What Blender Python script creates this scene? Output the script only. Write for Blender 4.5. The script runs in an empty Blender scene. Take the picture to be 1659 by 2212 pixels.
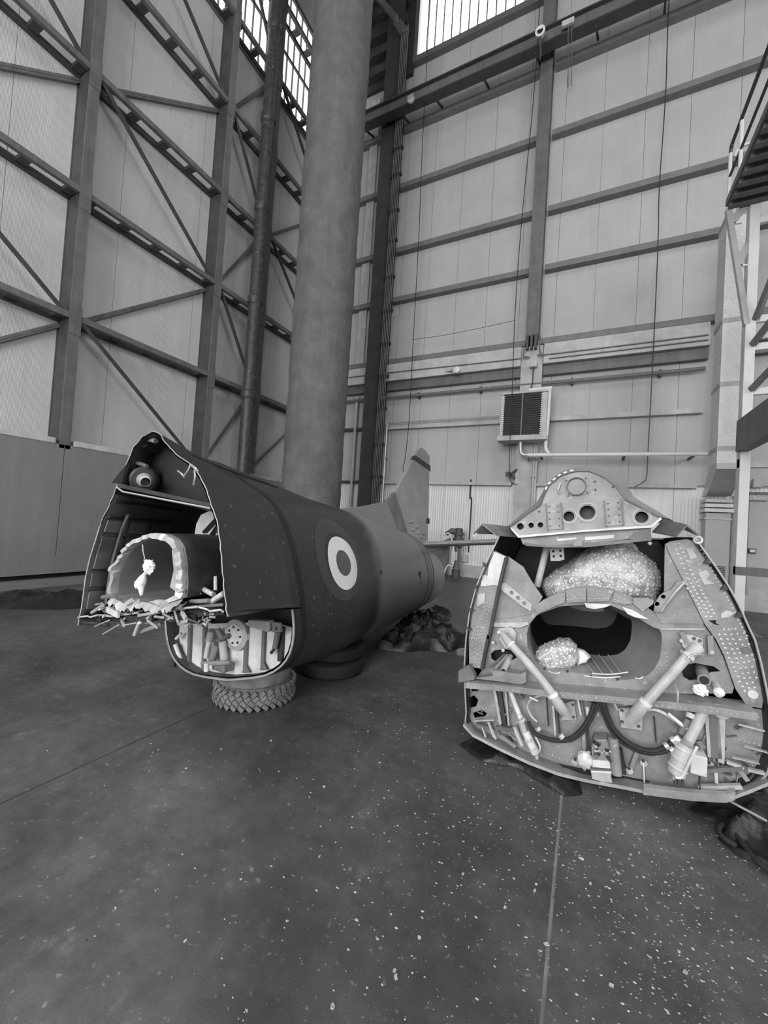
import bpy, bmesh, math, random
from mathutils import Vector, Matrix, noise
random.seed(7)
R = math.radians
SC = bpy.context.scene
COL = SC.collection

# ------------------------------------------------------------------ camera
FPX, YAW, PITCH, ROLL, EYE = 865.0, 0.46652689, 0.02470599, 0.06326118, 1.5
def cam_axes():
    r = Vector((math.cos(YAW), math.sin(YAW), 0)); f = Vector((-math.sin(YAW), math.cos(YAW), 0)); u = Vector((0, 0, 1))
    f2 = f * math.cos(PITCH) + u * math.sin(PITCH); u2 = u * math.cos(PITCH) - f * math.sin(PITCH)
    return r * math.cos(ROLL) + u2 * math.sin(ROLL), u2 * math.cos(ROLL) - r * math.sin(ROLL), f2
CR, CU, CF = cam_axes(); CO = Vector((0, 0, EYE))
cd = bpy.data.cameras.new('camera'); cam = bpy.data.objects.new('camera', cd); COL.objects.link(cam)
cd.sensor_fit = 'HORIZONTAL'; cd.sensor_width = 36.0; cd.lens = 36.0 * FPX / 1659.0; cd.clip_start = 0.05; cd.clip_end = 200
cam.matrix_world = Matrix(((CR.x, CU.x, -CF.x, 0), (CR.y, CU.y, -CF.y, 0), (CR.z, CU.z, -CF.z, EYE), (0, 0, 0, 1)))
SC.camera = cam

# ------------------------------------------------------------------ world, light, exposure
w = bpy.data.worlds.new('world'); SC.world = w; w.use_nodes = True
wb = w.node_tree.nodes['Background']; wb.inputs[0].default_value = (0.9, 0.9, 0.9, 1); wb.inputs[1].default_value = 0.6
WIN_L, WIN_B = 1.15, 5.0                      # luminance of the daylit panes
def area(name, loc, rot, sx, sy, energy):
    l = bpy.data.lights.new(name, 'AREA'); l.shape = 'RECTANGLE'; l.size = sx; l.size_y = sy; l.energy = energy
    o = bpy.data.objects.new(name, l); COL.objects.link(o); o.location = loc; o.rotation_euler = rot; return o
# daylight entering by the open hangar doors behind the camera; added fill lamps at the far side and under the roof
area('hangar_door_daylight', (-1.5, -13.6, 6.5), (R(90), 0, 0), 10.0, 9.0, 3300)
area('side_fill', (21.5, -5.0, 10.0), (0, R(90), 0), 11.0, 8.0, 2700)
area('roof_fill', (6.0, -5.0, 20.6), (0, 0, 0), 12.0, 10.0, 1500)
vs = SC.view_settings; vs.view_transform = 'Standard'; vs.look = 'None'; vs.gamma = 1.0; vs.use_curve_mapping = False; vs.exposure = 0.0

# points of the photograph carried onto real planes of the place
def ray(px, py): return CR * ((px - 829.5) / FPX) - CU * ((py - 1106) / FPX) + CF
def onY(px, py, Y): d = ray(px, py); return CO + d * (Y / d.y)
def onX(px, py, X): d = ray(px, py); return CO + d * (X / d.x)
def onZ(px, py, Z=0.0): d = ray(px, py); return CO + d * ((Z - EYE) / d.z)

# ------------------------------------------------------------------ materials
def mat(name, v, rough=0.6, metal=0.0, var=0.25, scale=4.0, bump=0.0, bscale=30.0, streak=0.0, v2=None, spec=0.5, kind='noise', speck=0.0, speckscale=60.0, wave=0.0, wavescale=40.0, waveaxis='X'):
    m = bpy.data.materials.new(name); m.use_nodes = True
    nt = m.node_tree; N = nt.nodes; L = nt.links; b = N['Principled BSDF']
    b.inputs['Roughness'].default_value = rough; b.inputs['Metallic'].default_value = metal
    b.inputs['Specular IOR Level'].default_value = spec
    geo = N.new('ShaderNodeNewGeometry')
    def nz(sc, det=5.0, rg=0.6, vec=None):
        n = N.new('ShaderNodeTexNoise'); n.inputs['Scale'].default_value = sc; n.inputs['Detail'].default_value = det; n.inputs['Roughness'].default_value = rg
        L.new(vec if vec else geo.outputs['Position'], n.inputs['Vector']); return n
    def ramp(src, a, b_, ca, cb):
        r_ = N.new('ShaderNodeValToRGB'); r_.color_ramp.elements[0].position = a; r_.color_ramp.elements[1].position = b_
        r_.color_ramp.elements[0].color = (ca, ca, ca, 1); r_.color_ramp.elements[1].color = (cb, cb, cb, 1); L.new(src, r_.inputs[0]); return r_
    lo = v * (1 - var); hi = v * (1 + var) if v2 is None else v2
    col = ramp(nz(scale).outputs['Fac'], 0.3, 0.7, lo, hi).outputs['Color']
    def mul(a, b2, fac=1.0, typ='MULTIPLY'):
        mx = N.new('ShaderNodeMix'); mx.data_type = 'RGBA'; mx.blend_type = typ; mx.inputs['Factor'].default_value = fac
        L.new(a, mx.inputs['A']); L.new(b2, mx.inputs['B']); return mx.outputs['Result']
    if streak > 0:
        mp = N.new('ShaderNodeMapping'); mp.inputs['Scale'].default_value = (1, 1, 0.06); L.new(geo.outputs['Position'], mp.inputs['Vector'])
        col = mul(col, ramp(nz(9.0, 6, 0.7, mp.outputs['Vector']).outputs['Fac'], 0.35, 0.65, 1 - streak, 1.0).outputs['Color'])
    if speck > 0:
        col = mul(col, ramp(nz(speckscale, 2, 0.5).outputs['Fac'], 0.66, 0.72, 0.0, speck).outputs['Color'], 1.0, 'ADD')
    L.new(col, b.inputs['Base Color'])
    if bump > 0 or wave > 0:
        bp = N.new('ShaderNodeBump'); bp.inputs['Strength'].default_value = 1.0; bp.inputs['Distance'].default_value = 0.01
        if wave > 0:
            wv = N.new('ShaderNodeTexWave'); wv.bands_direction = waveaxis; wv.inputs['Scale'].default_value = wavescale
            L.new(geo.outputs['Position'], wv.inputs['Vector']); h = wv.outputs['Fac']
            bp.inputs['Distance'].default_value = 0.004 * wave
        elif kind == 'voronoi':
            vo = N.new('ShaderNodeTexVoronoi'); vo.inputs['Scale'].default_value = bscale; L.new(geo.outputs['Position'], vo.inputs['Vector']); h = vo.outputs['Distance']
            bp.inputs['Distance'].default_value = 0.02 * bump; bp.invert = True
        else:
            h = nz(bscale, 4).outputs['Fac']; bp.inputs['Distance'].default_value = 0.01 * bump
        L.new(h, bp.inputs['Height']); L.new(bp.outputs['Normal'], b.inputs['Normal'])
    return m
def emit(name, s, v=1.0):
    m = bpy.data.materials.new(name); m.use_nodes = True; b = m.node_tree.nodes['Principled BSDF']
    b.inputs['Base Color'].default_value = (v, v, v, 1); b.inputs['Emission Color'].default_value = (1, 1, 1, 1); b.inputs['Emission Strength'].default_value = s
    return m
M = {}
def floor_mat():
    m = mat('floor_concrete', 0.085, 0.48, 0, 0.5, 0.55, 0.12, 140, speck=0.10, speckscale=34); nt = m.node_tree; N = nt.nodes; L = nt.links; b = N['Principled BSDF']
    cur = b.inputs['Base Color'].links[0].from_socket; geo = [n for n in N if n.type == 'NEW_GEOMETRY'][0]
    for sc, a_, b_, lo, hi, det in ((2.3, .35, .7, .72, 1.30, 8), (11.0, .3, .75, .80, 1.25, 8), (0.33, .35, .65, .75, 1.2, 3), (5.5, .60, .72, 1.0, 1.45, 10)):
        n = N.new('ShaderNodeTexNoise'); n.inputs['Scale'].default_value = sc; n.inputs['Detail'].default_value = det; n.inputs['Roughness'].default_value = .68; L.new(geo.outputs['Position'], n.inputs['Vector'])
        mr = N.new('ShaderNodeMapRange'); mr.inputs['From Min'].default_value = a_; mr.inputs['From Max'].default_value = b_; mr.inputs['To Min'].default_value = lo; mr.inputs['To Max'].default_value = hi; L.new(n.outputs['Fac'], mr.inputs['Value'])
        mx = N.new('ShaderNodeMix'); mx.data_type = 'RGBA'; mx.blend_type = 'MULTIPLY'; mx.inputs['Factor'].default_value = 1; L.new(cur, mx.inputs['A']); L.new(mr.outputs['Result'], mx.inputs['B']); cur = mx.outputs['Result']
    L.new(cur, b.inputs['Base Color']); return m
M['floor'] = floor_mat()
M['joint'] = mat('joint_filler', 0.20, 0.7, 0, 0.3, 6)
M['panel_b'] = mat('pale_sheet_panel', 0.42, 0.55, 0, 0.06, 1.2, streak=0.05, wave=0.6, wavescale=18, waveaxis='X')
M['panel_low'] = mat('white_corrugated_sheet', 0.74, 0.5, 0, 0.05, 1.5, streak=0.12, wave=3.0, wavescale=4.2, waveaxis='X')
M['panel_l'] = mat('pale_door_sheet', 0.50, 0.6, 0, 0.07, 1.0, streak=0.08, wave=0.6, wavescale=18, waveaxis='Y')
M['base_l'] = mat('grey_steel_plate', 0.20, 0.5, 0, 0.10, 0.7, streak=0.14)
M['steel'] = mat('grey_painted_steel', 0.135, 0.5, 0, 0.18, 3.0, streak=0.25)
M['steel_d'] = mat('dark_painted_steel', 0.05, 0.5, 0, 0.25, 4.0)
M['rail'] = mat('wall_rail_paint', 0.15, 0.55, 0, 0.15, 5.0)
M['dark'] = mat('dark_board', 0.035, 0.8, 0, 0.3, 4.0, speck=0.05)
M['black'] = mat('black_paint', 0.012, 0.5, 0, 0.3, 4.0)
M['concrete'] = mat('pale_concrete', 0.46, 0.8, 0, 0.16, 3.0, 0.6, 30, streak=0.10)
M['pipe'] = mat('sprayed_insulation', 0.125, 0.9, 0, 0.22, 2.6, 2.2, 26, streak=0.15)
M['drain'] = mat('flaking_dark_pipe', 0.05, 0.5, 0, 0.4, 8.0, speck=0.25, speckscale=24)
M['glass'] = emit('daylit_frosted_glass', WIN_L)
M['glass_b'] = emit('daylit_clear_glass', WIN_B)
M['frame'] = mat('window_steel', 0.12, 0.5, 0, 0.1)
M['white'] = mat('white_enamel', 0.66, 0.4, 0, 0.06, 3.0, streak=0.06)
M['galv'] = mat('galvanised_sheet', 0.46, 0.35, 0.35, 0.10, 3.0)
M['lath'] = mat('wrapped_duct_cloth', 0.70, 0.7, 0, 0.10, 3.0, 0.6, 18, kind='voronoi')
M['rubber'] = mat('tyre_rubber', 0.022, 0.75, 0, 0.35, 9.0, 0.5, 60)  # darkened so the shade under the fuselage sits in the colour
M['rubber_p'] = mat('dusty_rubber', 0.16, 0.8, 0, 0.35, 9.0, 0.5, 60)
M['tarp'] = mat('dusty_black_tarpaulin', 0.013, 0.42, 0, 0.5, 5.0, 0.8, 14)
M['skin_d'] = mat('dark_camouflage_paint', 0.048, 0.42, 0, 0.22, 2.2, 0.12, 60, speck=0.10, speckscale=26)
M['skin_l'] = mat('grey_green_paint', 0.26, 0.42, 0, 0.2, 2.0, 0.12, 60, speck=0.08, speckscale=26)
M['alu'] = mat('bare_torn_aluminium', 0.50, 0.4, 0.35, 0.2, 10.0)
M['alu_p'] = mat('pale_primer', 0.60, 0.55, 0, 0.22, 7.0, speck=0.1)
M['grey'] = mat('grey_primer', 0.235, 0.5, 0, 0.28, 7.0, 0.25, 40, speck=0.12, speckscale=30)
M['grey_d'] = mat('dark_primer', 0.13, 0.5, 0, 0.3, 5.0)
M['grey_l'] = mat('worn_light_primer', 0.42, 0.5, 0, 0.25, 9.0)
M['dk_in'] = mat('dark_interior_paint', 0.03, 0.55, 0, 0.4, 6.0, speck=0.08, speckscale=40)
M['dkgrey_in'] = mat('interior_grey_paint', 0.065, 0.55, 0, 0.35, 6.0)
M['duct'] = mat('duct_lining', 0.24, 0.45, 0, 0.2, 4.0)
M['bubble'] = mat('bubble_wrap_film', 0.42, 0.20, 0, 0.40, 12.0, 1.2, 26)
M['bub'] = mat('bubble_wrap_cells', 0.74, 0.10, 0, 0.3, 15.0)
M['bag'] = mat('white_cloth', 0.78, 0.8, 0, 0.06, 9.0)
M['roundel_w'] = mat('roundel_pale_ring', 0.66, 0.5, 0, 0.06, 5.0)
M['roundel_c'] = mat('roundel_dark_centre', 0.085, 0.5, 0, 0.1, 5.0)
M['roundel_o'] = mat('roundel_faded_ring', 0.048, 0.45, 0, 0.12, 5.0)
M['chip'] = mat('paint_chip', 0.42, 0.7, 0, 0.3, 40.0)
M['chip_d'] = mat('dark_crumb', 0.05, 0.7, 0, 0.3, 40.0)
M['brown'] = mat('plywood_board', 0.12, 0.6, 0, 0.2, 3.0)

# ------------------------------------------------------------------ mesh helpers
class MB:
    def __init__(s): s.v = []; s.f = []
    def add(s, vs_, fs): n = len(s.v); s.v += [Vector(v) for v in vs_]; s.f += [tuple(i + n for i in f) for f in fs]; return s
    def box(s, x0, x1, y0, y1, z0, z1):
        return s.add([(x0, y0, z0), (x1, y0, z0), (x1, y1, z0), (x0, y1, z0), (x0, y0, z1), (x1, y0, z1), (x1, y1, z1), (x0, y1, z1)],
                     [(0, 3, 2, 1), (4, 5, 6, 7), (0, 1, 5, 4), (1, 2, 6, 5), (2, 3, 7, 6), (3, 0, 4, 7)])
    def beam(s, a, b, w, h, up=(0, 0, 1)):
        a = Vector(a); b = Vector(b); d = (b - a).normalized(); up = Vector(up)
        if abs(d.dot(up)) > 0.98: up = Vector((0, 1, 0))
        x = d.cross(up).normalized(); z = x.cross(d).normalized(); vv = []
        for p in (a, b):
            for i, j in ((-1, -1), (1, -1), (1, 1), (-1, 1)): vv.append(p + x * (i * w / 2) + z * (j * h / 2))
        return s.add(vv, [(3, 2, 1, 0), (4, 5, 6, 7), (0, 1, 5, 4), (1, 2, 6, 5), (2, 3, 7, 6), (3, 0, 4, 7)])
    def tube(s, pts, r, n=8, cap=True):
        pts = [Vector(p) for p in pts]; k = len(pts); rr = list(r) if isinstance(r, (list, tuple)) else [r] * k
        if len(rr) != k:
            q = len(rr) - 1; rr = [rr[min(q, int(i * q / (k - 1)))] + (rr[min(q, int(i * q / (k - 1)) + 1)] - rr[min(q, int(i * q / (k - 1)))]) * (i * q / (k - 1) - int(i * q / (k - 1))) for i in range(k)]
        t = (pts[1] - pts[0]).normalized(); nx = t.orthogonal().normalized(); base = len(s.v); prev = t
        for i, p in enumerate(pts):
            if i == 0: t = (pts[1] - pts[0]).normalized()
            elif i == k - 1: t = (pts[-1] - pts[-2]).normalized()
            else: t = ((pts[i + 1] - p).normalized() + (p - pts[i - 1]).normalized()).normalized()
            nx = (prev.rotation_difference(t) @ nx); nx = (nx - t * nx.dot(t)).normalized(); ny = t.cross(nx); prev = t
            for j in range(n):
                a = 2 * math.pi * j / n; s.v.append(p + nx * (math.cos(a) * rr[i]) + ny * (math.sin(a) * rr[i]))
        for i in range(k - 1):
            for j in range(n):
                j2 = (j + 1) % n; s.f.append((base + i * n + j, base + i * n + j2, base + (i + 1) * n + j2, base + (i + 1) * n + j))
        if cap:
            s.f.append(tuple(base + j for j in reversed(range(n)))); s.f.append(tuple(base + (k - 1) * n + j for j in range(n)))
        return s
    def loft(s, rings, closed=True, cap0=False, cap1=False):
        base = len(s.v); n = len(rings[0])
        for rg in rings: s.v += [Vector(p) for p in rg]
        for i in range(len(rings) - 1):
            for j in range(n if closed else n - 1):
                j2 = (j + 1) % n; s.f.append((base + i * n + j, base + i * n + j2, base + (i + 1) * n + j2, base + (i + 1) * n + j))
        if cap0: s.f.append(tuple(base + j for j in reversed(range(n))))
        if cap1: s.f.append(tuple(base + (len(rings) - 1) * n + j for j in range(n)))
        return s
    def plate(s, outer, holes, fn, t):
        """polygon (u, v) with holes, laid by fn(u, v, w) with w in 0..t"""
        bm = bmesh.new(); loops = []
        for lp in [outer] + list(holes):
            vs_ = [bm.verts.new((p[0], p[1], 0)) for p in lp]; loops.append(vs_)
            for i in range(len(vs_)): bm.edges.new((vs_[i], vs_[(i + 1) % len(vs_)]))
        bmesh.ops.triangle_fill(bm, use_beauty=True, use_dissolve=False, edges=bm.edges[:])
        bm.verts.index_update(); bm.faces.ensure_lookup_table()
        base = len(s.v); n = len(bm.verts); P = [v.co.copy() for v in bm.verts]
        for w_ in (0, t):
            for p in P: s.v.append(Vector(fn(p.x, p.y, w_)))
        for f in bm.faces:
            ids = [v.index for v in f.verts]; s.f.append(tuple(base + i for i in ids)); s.f.append(tuple(base + n + i for i in reversed(ids)))
        for vs_ in loops:
            ids = [v.index for v in vs_]
            for i in range(len(ids)):
                a, b = ids[i], ids[(i + 1) % len(ids)]; s.f.append((base + a, base + b, base + n + b, base + n + a))
        bm.free(); return s
    def blob(s, c, rx, ry, rz, seg=16, rings=10, amp=0.15, fq=3.0, seed=0):
        base = len(s.v); c = Vector(c)
        for i in range(rings + 1):
            th = math.pi * i / rings
            for j in range(seg):
                ph = 2 * math.pi * j / seg; d = Vector((math.sin(th) * math.cos(ph), math.sin(th) * math.sin(ph), math.cos(th)))
                k = 1 + amp * noise.noise(d * fq + Vector((seed * 7.1, seed * 3.3, 0)))
                s.v.append(c + Vector((d.x * rx, d.y * ry, d.z * rz)) * k)
        for i in range(rings):
            for j in range(seg):
                j2 = (j + 1) % seg; s.f.append((base + i * seg + j, base + (i + 1) * seg + j, base + (i + 1) * seg + j2, base + i * seg + j2))
        return s
    def build(s, name, m, parent=None, smooth=False, bevel=0.0, kind=None, recentre=None):
        me = bpy.data.meshes.new(name); vs_ = s.v
        o = bpy.data.objects.new(name, me)
        top = parent is None if recentre is None else recentre
        if top and vs_:
            c = Vector(((min(v.x for v in vs_) + max(v.x for v in vs_)) / 2, (min(v.y for v in vs_) + max(v.y for v in vs_)) / 2, min(v.z for v in vs_)))
            vs_ = [v - c for v in vs_]; o.location = c
        me.from_pydata([tuple(v) for v in vs_], [], s.f); 
        bm = bmesh.new(); bm.from_mesh(me); bmesh.ops.remove_doubles(bm, verts=bm.verts[:], dist=1e-6); bmesh.ops.recalc_face_normals(bm, faces=bm.faces[:]); bm.to_mesh(me); bm.free()
        me.materials.append(M[m] if isinstance(m, str) else m); COL.objects.link(o)
        if smooth:
            me.polygons.foreach_set('use_smooth', [True] * len(me.polygons)); me.set_sharp_from_angle(angle=R(40))
        if bevel > 0:
            b = o.modifiers.new('bevel', 'BEVEL'); b.width = bevel; b.segments = 2; b.limit_method = 'ANGLE'
        if parent is not None: attach(o, parent)
        if kind: o['kind'] = kind
        return o
def attach(o, parent):
    o.parent = parent
    if parent.parent is None: o.matrix_parent_inverse = Matrix.Translation(parent.location).inverted()
    elif parent.parent.parent is None: o.matrix_parent_inverse = Matrix.Translation(parent.location).inverted()
def tag(o, label=None, cat=None, group=None, kind=None):
    if label: o['label'] = label
    if cat: o['category'] = cat
    if group: o['group'] = group
    if kind: o['kind'] = kind
    return o
def empty(name, loc, label=None, cat=None, group=None):
    o = bpy.data.objects.new(name, None); COL.objects.link(o); o.location = loc; o.empty_display_size = 0.2
    return tag(o, label, cat, group)
def struct(name, mb, m, **k): o = mb.build(name, m, None, **k); o['kind'] = 'structure'; return o
def dup(o, parent, off):
    """a copy of one part, sharing its mesh, moved by off"""
    c = o.copy(); COL.objects.link(c); attach(c, parent); c.location = o.location + Vector(off); return c
def circ(cx, cz, r, n=20, rz=None, tilt=0.0):
    rz = r if rz is None else rz; out = []
    for i in range(n):
        a = 2 * math.pi * i / n; x = r * math.cos(a); z = rz * math.sin(a)
        out.append((cx + x * math.cos(tilt) - z * math.sin(tilt), cz + x * math.sin(tilt) + z * math.cos(tilt)))
    return out
def smoothpath(pts, n=6):
    pts = [Vector(p) for p in pts]; out = []
    for i in range(len(pts) - 1):
        p0 = pts[max(i - 1, 0)]; p1 = pts[i]; p2 = pts[i + 1]; p3 = pts[min(i + 2, len(pts) - 1)]
        for k in range(n):
            t = k / n
            out.append(0.5 * ((2 * p1) + (p2 - p0) * t + (2 * p0 - 5 * p1 + 4 * p2 - p3) * t * t + (3 * p1 - p0 - 3 * p2 + p3) * t ** 3))
    out.append(pts[-1]); return out

# ================================================================== THE HANGAR
# ---- floor: long cast bays with filled joints
floor = struct('floor', MB().box(-12, 22, -14.2, 12.4, -0.3, -0.03), 'joint')
xs = [-12.25 + 2.45 * i for i in range(-1, 15)]
slab0 = None
for i, x in enumerate([-2.5 + 2.45 * k for k in range(-4, 10)]):
    if slab0 is None:
        slab0 = MB().box(x + 0.007, x + 2.443, -14, 12.3, -0.03, 0.0).build('floor_slab', 'floor', floor); sx0 = x
    else: dup(slab0, floor, (x - sx0, 0, 0))
j0 = None
for k in range(-4, 10):
    x = -2.5 + 2.45 * k
    if j0 is None: j0 = MB().box(x - 0.007, x + 0.007, -14, 12.3, -0.03, -0.003).build('joint_filler', 'joint', floor); jx = x
    else: dup(j0, floor, (x - jx, 0, 0))
MB().box(-2.507, -2.493, -14, 12.3, -0.0035, -0.0015).build('dark_joint', 'chip_d', floor)

# ---- ceiling, wall behind the camera (open doors), far right wall
ceiling = struct('ceiling', MB().box(-10.2, 22.2, -14.2, 12.4, 21.0, 21.3), 'dark')
wf = MB().box(-10.2, -9.0, -14.2, -14.0, 0, 21).box(7.0, 22.2, -14.2, -14.0, 0, 21).box(-9.0, 7.0, -14.2, -14.0, 9.6, 21)
wall_front = struct('wall_front', wf, 'panel_b')
wall_right = struct('wall_right', MB().box(22, 22.2, -14.2, 12.4, 0, 21), 'panel_b')

# ---- wall facing the camera
WB = 12.0
wb_ = MB().box(-10.2, 22.2, WB + 0.08, WB + 0.3, 0, 17.35).box(-10.2, -5.85, WB + 0.08, WB + 0.3, 17.35, 21).box(-1.75, 22.2, WB + 0.08, WB + 0.3, 17.35, 21).box(-5.85, -1.75, WB + 0.08, WB + 0.3, 20.4, 21)
wall_back = struct('wall_back', wb_, 'panel_b')
seams = [-9.9 + 0.985 * i for i in range(0, 17)]
pan = {}
def wpanel(x0, x1, z0, z1, m, y0=WB + 0.03):
    return MB().box(x0 + 0.004, x1 - 0.004, y0, WB + 0.08, z0, z1).build('wall_panel', m, wall_back)
for i, x in enumerate(seams):
    zt = 21.0
    if -5.85 - 0.5 < x < -1.75 - 0.3: zt = 17.3
    key = zt
    if key in pan:
        o, ox = pan[key]; dup(o, wall_back, (x - ox, 0, 0))
    else: pan[key] = (wpanel(x, x + 0.985, 2.86, zt, 'panel_b'), x)
lp = None
for x in seams:
    if lp is None: lp = wpanel(x, x + 0.985, 0.36, 2.80, 'panel_low'); lx = x
    else: dup(lp, wall_back, (x - lx, 0, 0))
MB().box(-9.9, 6.9, WB - 0.06, WB + 0.08, 0, 0.36).build('skirting', 'concrete', wall_back)
# horizontal rails
rail_z = [15.0, 12.95, 10.72, 9.02, 6.9]
for z in rail_z:
    for (x0, x1) in ((-9.6, -6.95), (-6.15, -1.78), (-1.35, 6.9)):
        g = MB(); g.add([(x0, WB + 0.03, z + 0.10), (x1, WB + 0.03, z + 0.10), (x1, WB - 0.16, z + 0.06), (x0, WB - 0.16, z + 0.06), (x0, WB - 0.16, z - 0.10), (x1, WB - 0.16, z - 0.10), (x0, WB + 0.03, z - 0.12), (x1, WB + 0.03, z - 0.12)],
                    [(0, 1, 2, 3), (3, 2, 5, 4), (4, 5, 7, 6), (0, 3, 4, 6), (1, 7, 5, 2), (0, 6, 7, 1)])
        g.build('wall_rail', 'rail', wall_back)
for z, h, x0, x1 in ((4.66, 0.13, -6.1, -2.3), (4.66, 0.13, -1.0, 2.4), (2.82, 0.09, -9.6, -6.95), (2.82, 0.09, -6.1, -1.95), (2.82, 0.09, -1.3, 2.35), (4.66, 0.10, -9.6, -6.95)):
    MB().box(x0, x1, WB - 0.13, WB + 0.03, z - h / 2, z + h / 2).build('wall_rail', 'concrete' if x0 > -6.5 else 'steel_d', wall_back, bevel=0.01)
# ring beam
for (x0, x1) in ((-9.6, -6.95), (-6.15, -1.85), (-1.25, 2.45), (3.15, 6.9)):
    MB().box(x0, x1, WB - 0.30, WB + 0.03, 6.17, 6.62).box(x0, x1, WB - 0.24, WB + 0.03, 6.62, 6.76).build('ring_beam', 'concrete', wall_back, bevel=0.012)
    MB().box(x0, x1, WB - 0.16, WB + 0.03, 5.90, 6.16).build('recess_shade', 'steel', wall_back)  # darker strip stands in for the shade under the beam
# posts
def hpost(x, w_, d, z0, z1, m, name='post'):
    y0 = WB - d; t = 0.03
    return MB().box(x - w_ / 2, x + w_ / 2, y0, y0 + t, z0, z1).box(x - 0.015, x + 0.015, y0 + t, WB + 0.03, z0, z1).box(x - w_ / 2, x + w_ / 2, WB - 0.03, WB + 0.03, z0, z1).build(name, m, wall_back)
hpost(-1.58, 0.34, 0.34, 7.0, 21, 'steel')
sh = MB()
for dx in (-0.11, 0, 0.11): sh.box(-1.58 + dx - 0.03, -1.58 + dx + 0.03, WB - 0.35, WB - 0.05, 6.62, 7.02)
sh.build('post_shoe', 'steel_d', wall_back)
MB().box(-1.85, -1.27, WB - 0.2, WB + 0.03, 0, 6.75).build('pilaster', 'concrete', wall_back, bevel=0.01)
hpost(-6.55, 0.62, 0.42, 0.0, 21, 'steel_d', 'corner_post')
# dark boarding under the roof beside the window, with its battens
MB().box(-9.7, -5.98, WB - 0.10, WB + 0.03, 16.9, 21).build('dark_boarding', 'dark', wall_back)
for z in (17.3, 18.0, 18.7, 19.5):
    MB().box(-9.7, -6.2, WB - 0.36, WB - 0.10, z - 0.14, z + 0.14).build('boarding_rail', 'dark', wall_back)
MB().beam((-7.9, 11.4, 20.6), (-6.4, 11.3, 18.3), 0.16, 0.16).build('knee_brace', 'steel', wall_back)
MB().beam((-9.4, 11.2, 18.2), (-6.6, 11.2, 20.9), 0.3, 0.3).build('roof_strut', 'black', wall_back)
# pale strip standing in for a sliver of light, and drop pipe in the dark corner
MB().box(-7.52, -7.20, WB - 0.05, WB + 0.03, 6.95, 16.6).build('lit_sliver', 'concrete', wall_back, bevel=0.01)
MB().tube([(-7.32, WB - 0.10, 0.05), (-7.32, WB - 0.10, 5.8)], 0.055, 10).build('drop_pipe', 'concrete', wall_back, smooth=True)

# window in that wall
win2 = struct('window_2', MB().box(-5.97, -5.83, WB - 0.12, WB + 0.2, 17.2, 20.6).box(-1.77, -1.63, WB - 0.12, WB + 0.2, 17.2, 20.6).box(-5.97, -1.63, WB - 0.16, WB + 0.2, 17.16, 17.36).box(-5.97, -1.63, WB - 0.12, WB + 0.2, 20.4, 20.6), 'frame')
pw = (5.83 - 1.77) / 14; p0 = m0 = None
for i in range(14):
    x = -5.83 + pw * i
    if p0 is None: p0 = MB().box(x + 0.006, x + pw - 0.006, WB + 0.06, WB + 0.075, 17.37, 20.4).build('pane', 'glass_b', win2)
    else: dup(p0, win2, (pw * i, 0, 0))
    if i:
        if m0 is None: m0 = MB().box(x - 0.02, x + 0.02, WB - 0.02, WB + 0.10, 17.36, 20.4).build('glazing_bar', 'frame', win2); mi = i
        else: dup(m0, win2, (pw * (i - mi), 0, 0))

# ---- left wall: tall sliding hangar doors
XS, XF = -9.72, -9.25          # sheet plane, front of the frame
wall_left = struct('wall_left', MB().box(-10.2, XS - 0.05, -14.2, 12.4, 2.6, 15.2).box(-10.2, XS - 0.05, -14.2, 12.4, 19.2, 21).box(-10.2, -9.45, -14.2, 12.4, 0.0, 2.6), 'panel_l')
q0 = None
for i in range(18):
    y = -5.75 + 0.985 * i
    if q0 is None: q0 = MB().box(XS - 0.05, XS, y + 0.004, y + 0.981, 2.6, 15.2).build('door_sheet', 'panel_l', wall_left); qy = y
    else: dup(q0, wall_left, (0, y - qy, 0))
MB().box(XS - 0.05, XS, -14, -5.76, 2.6, 15.2).build('door_sheet', 'panel_l', wall_left)
cols = [-2.34, 0.92, 4.18, 7.44, 9.15]
for k, y in enumerate(cols):
    hw = 0.095
    cdo = MB().box(XF - 0.03, XF, y - hw, y + hw, 2.55, 21).build('door_column', 'steel', wall_left)
    MB().box(XS + 0.03, XF - 0.03, y - hw + 0.01, y - hw + 0.03, 2.55, 21).build('column_web', 'steel_d', cdo)  # darker tone puts the shade of the unlit side into the colour
    MB().box(XS, XS + 0.03, y - hw, y + hw, 2.55, 21).build('column_flange', 'steel_d', cdo)
GZ = [2.72 + 2.53 * i for i in range(0, 7)]
edges = [(cols[i] + 0.10, cols[i + 1] - 0.10) for i in range(4)] + [(cols[4] + 0.1, 11.95)]
for bi, (y0, y1) in enumerate(edges):
    for gi, z in enumerate(GZ[1:], 1):
        MB().box(XF - 0.10, XF - 0.01, y0, y1, z - 0.12, z).build('girt_chord', 'steel', wall_left)
        MB().box(XS + 0.01, XS + 0.09, y0, y1, z - 0.13, z - 0.01).build('girt_chord', 'steel_d', wall_left)
        n = max(2, round((y1 - y0) / 0.74)); b0 = None
        for j in range(n + 1):
            yy = y0 + (y1 - y0 - 0.16) * j / n
            if b0 is None: b0 = MB().box(XS + 0.09, XF - 0.10, yy, yy + 0.16, z - 0.10, z - 0.02).build('girt_batten', 'steel_d', wall_left); by = yy
            else: dup(b0, wall_left, (0, yy - by, 0))
for k, y in enumerate(cols):          # node plates on the columns
    for z in GZ[1:]:
        MB().box(XF, XF + 0.012, y - 0.105, y + 0.105, z - 0.42, z + 0.16).build('node_plate', 'steel', wall_left)
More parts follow.
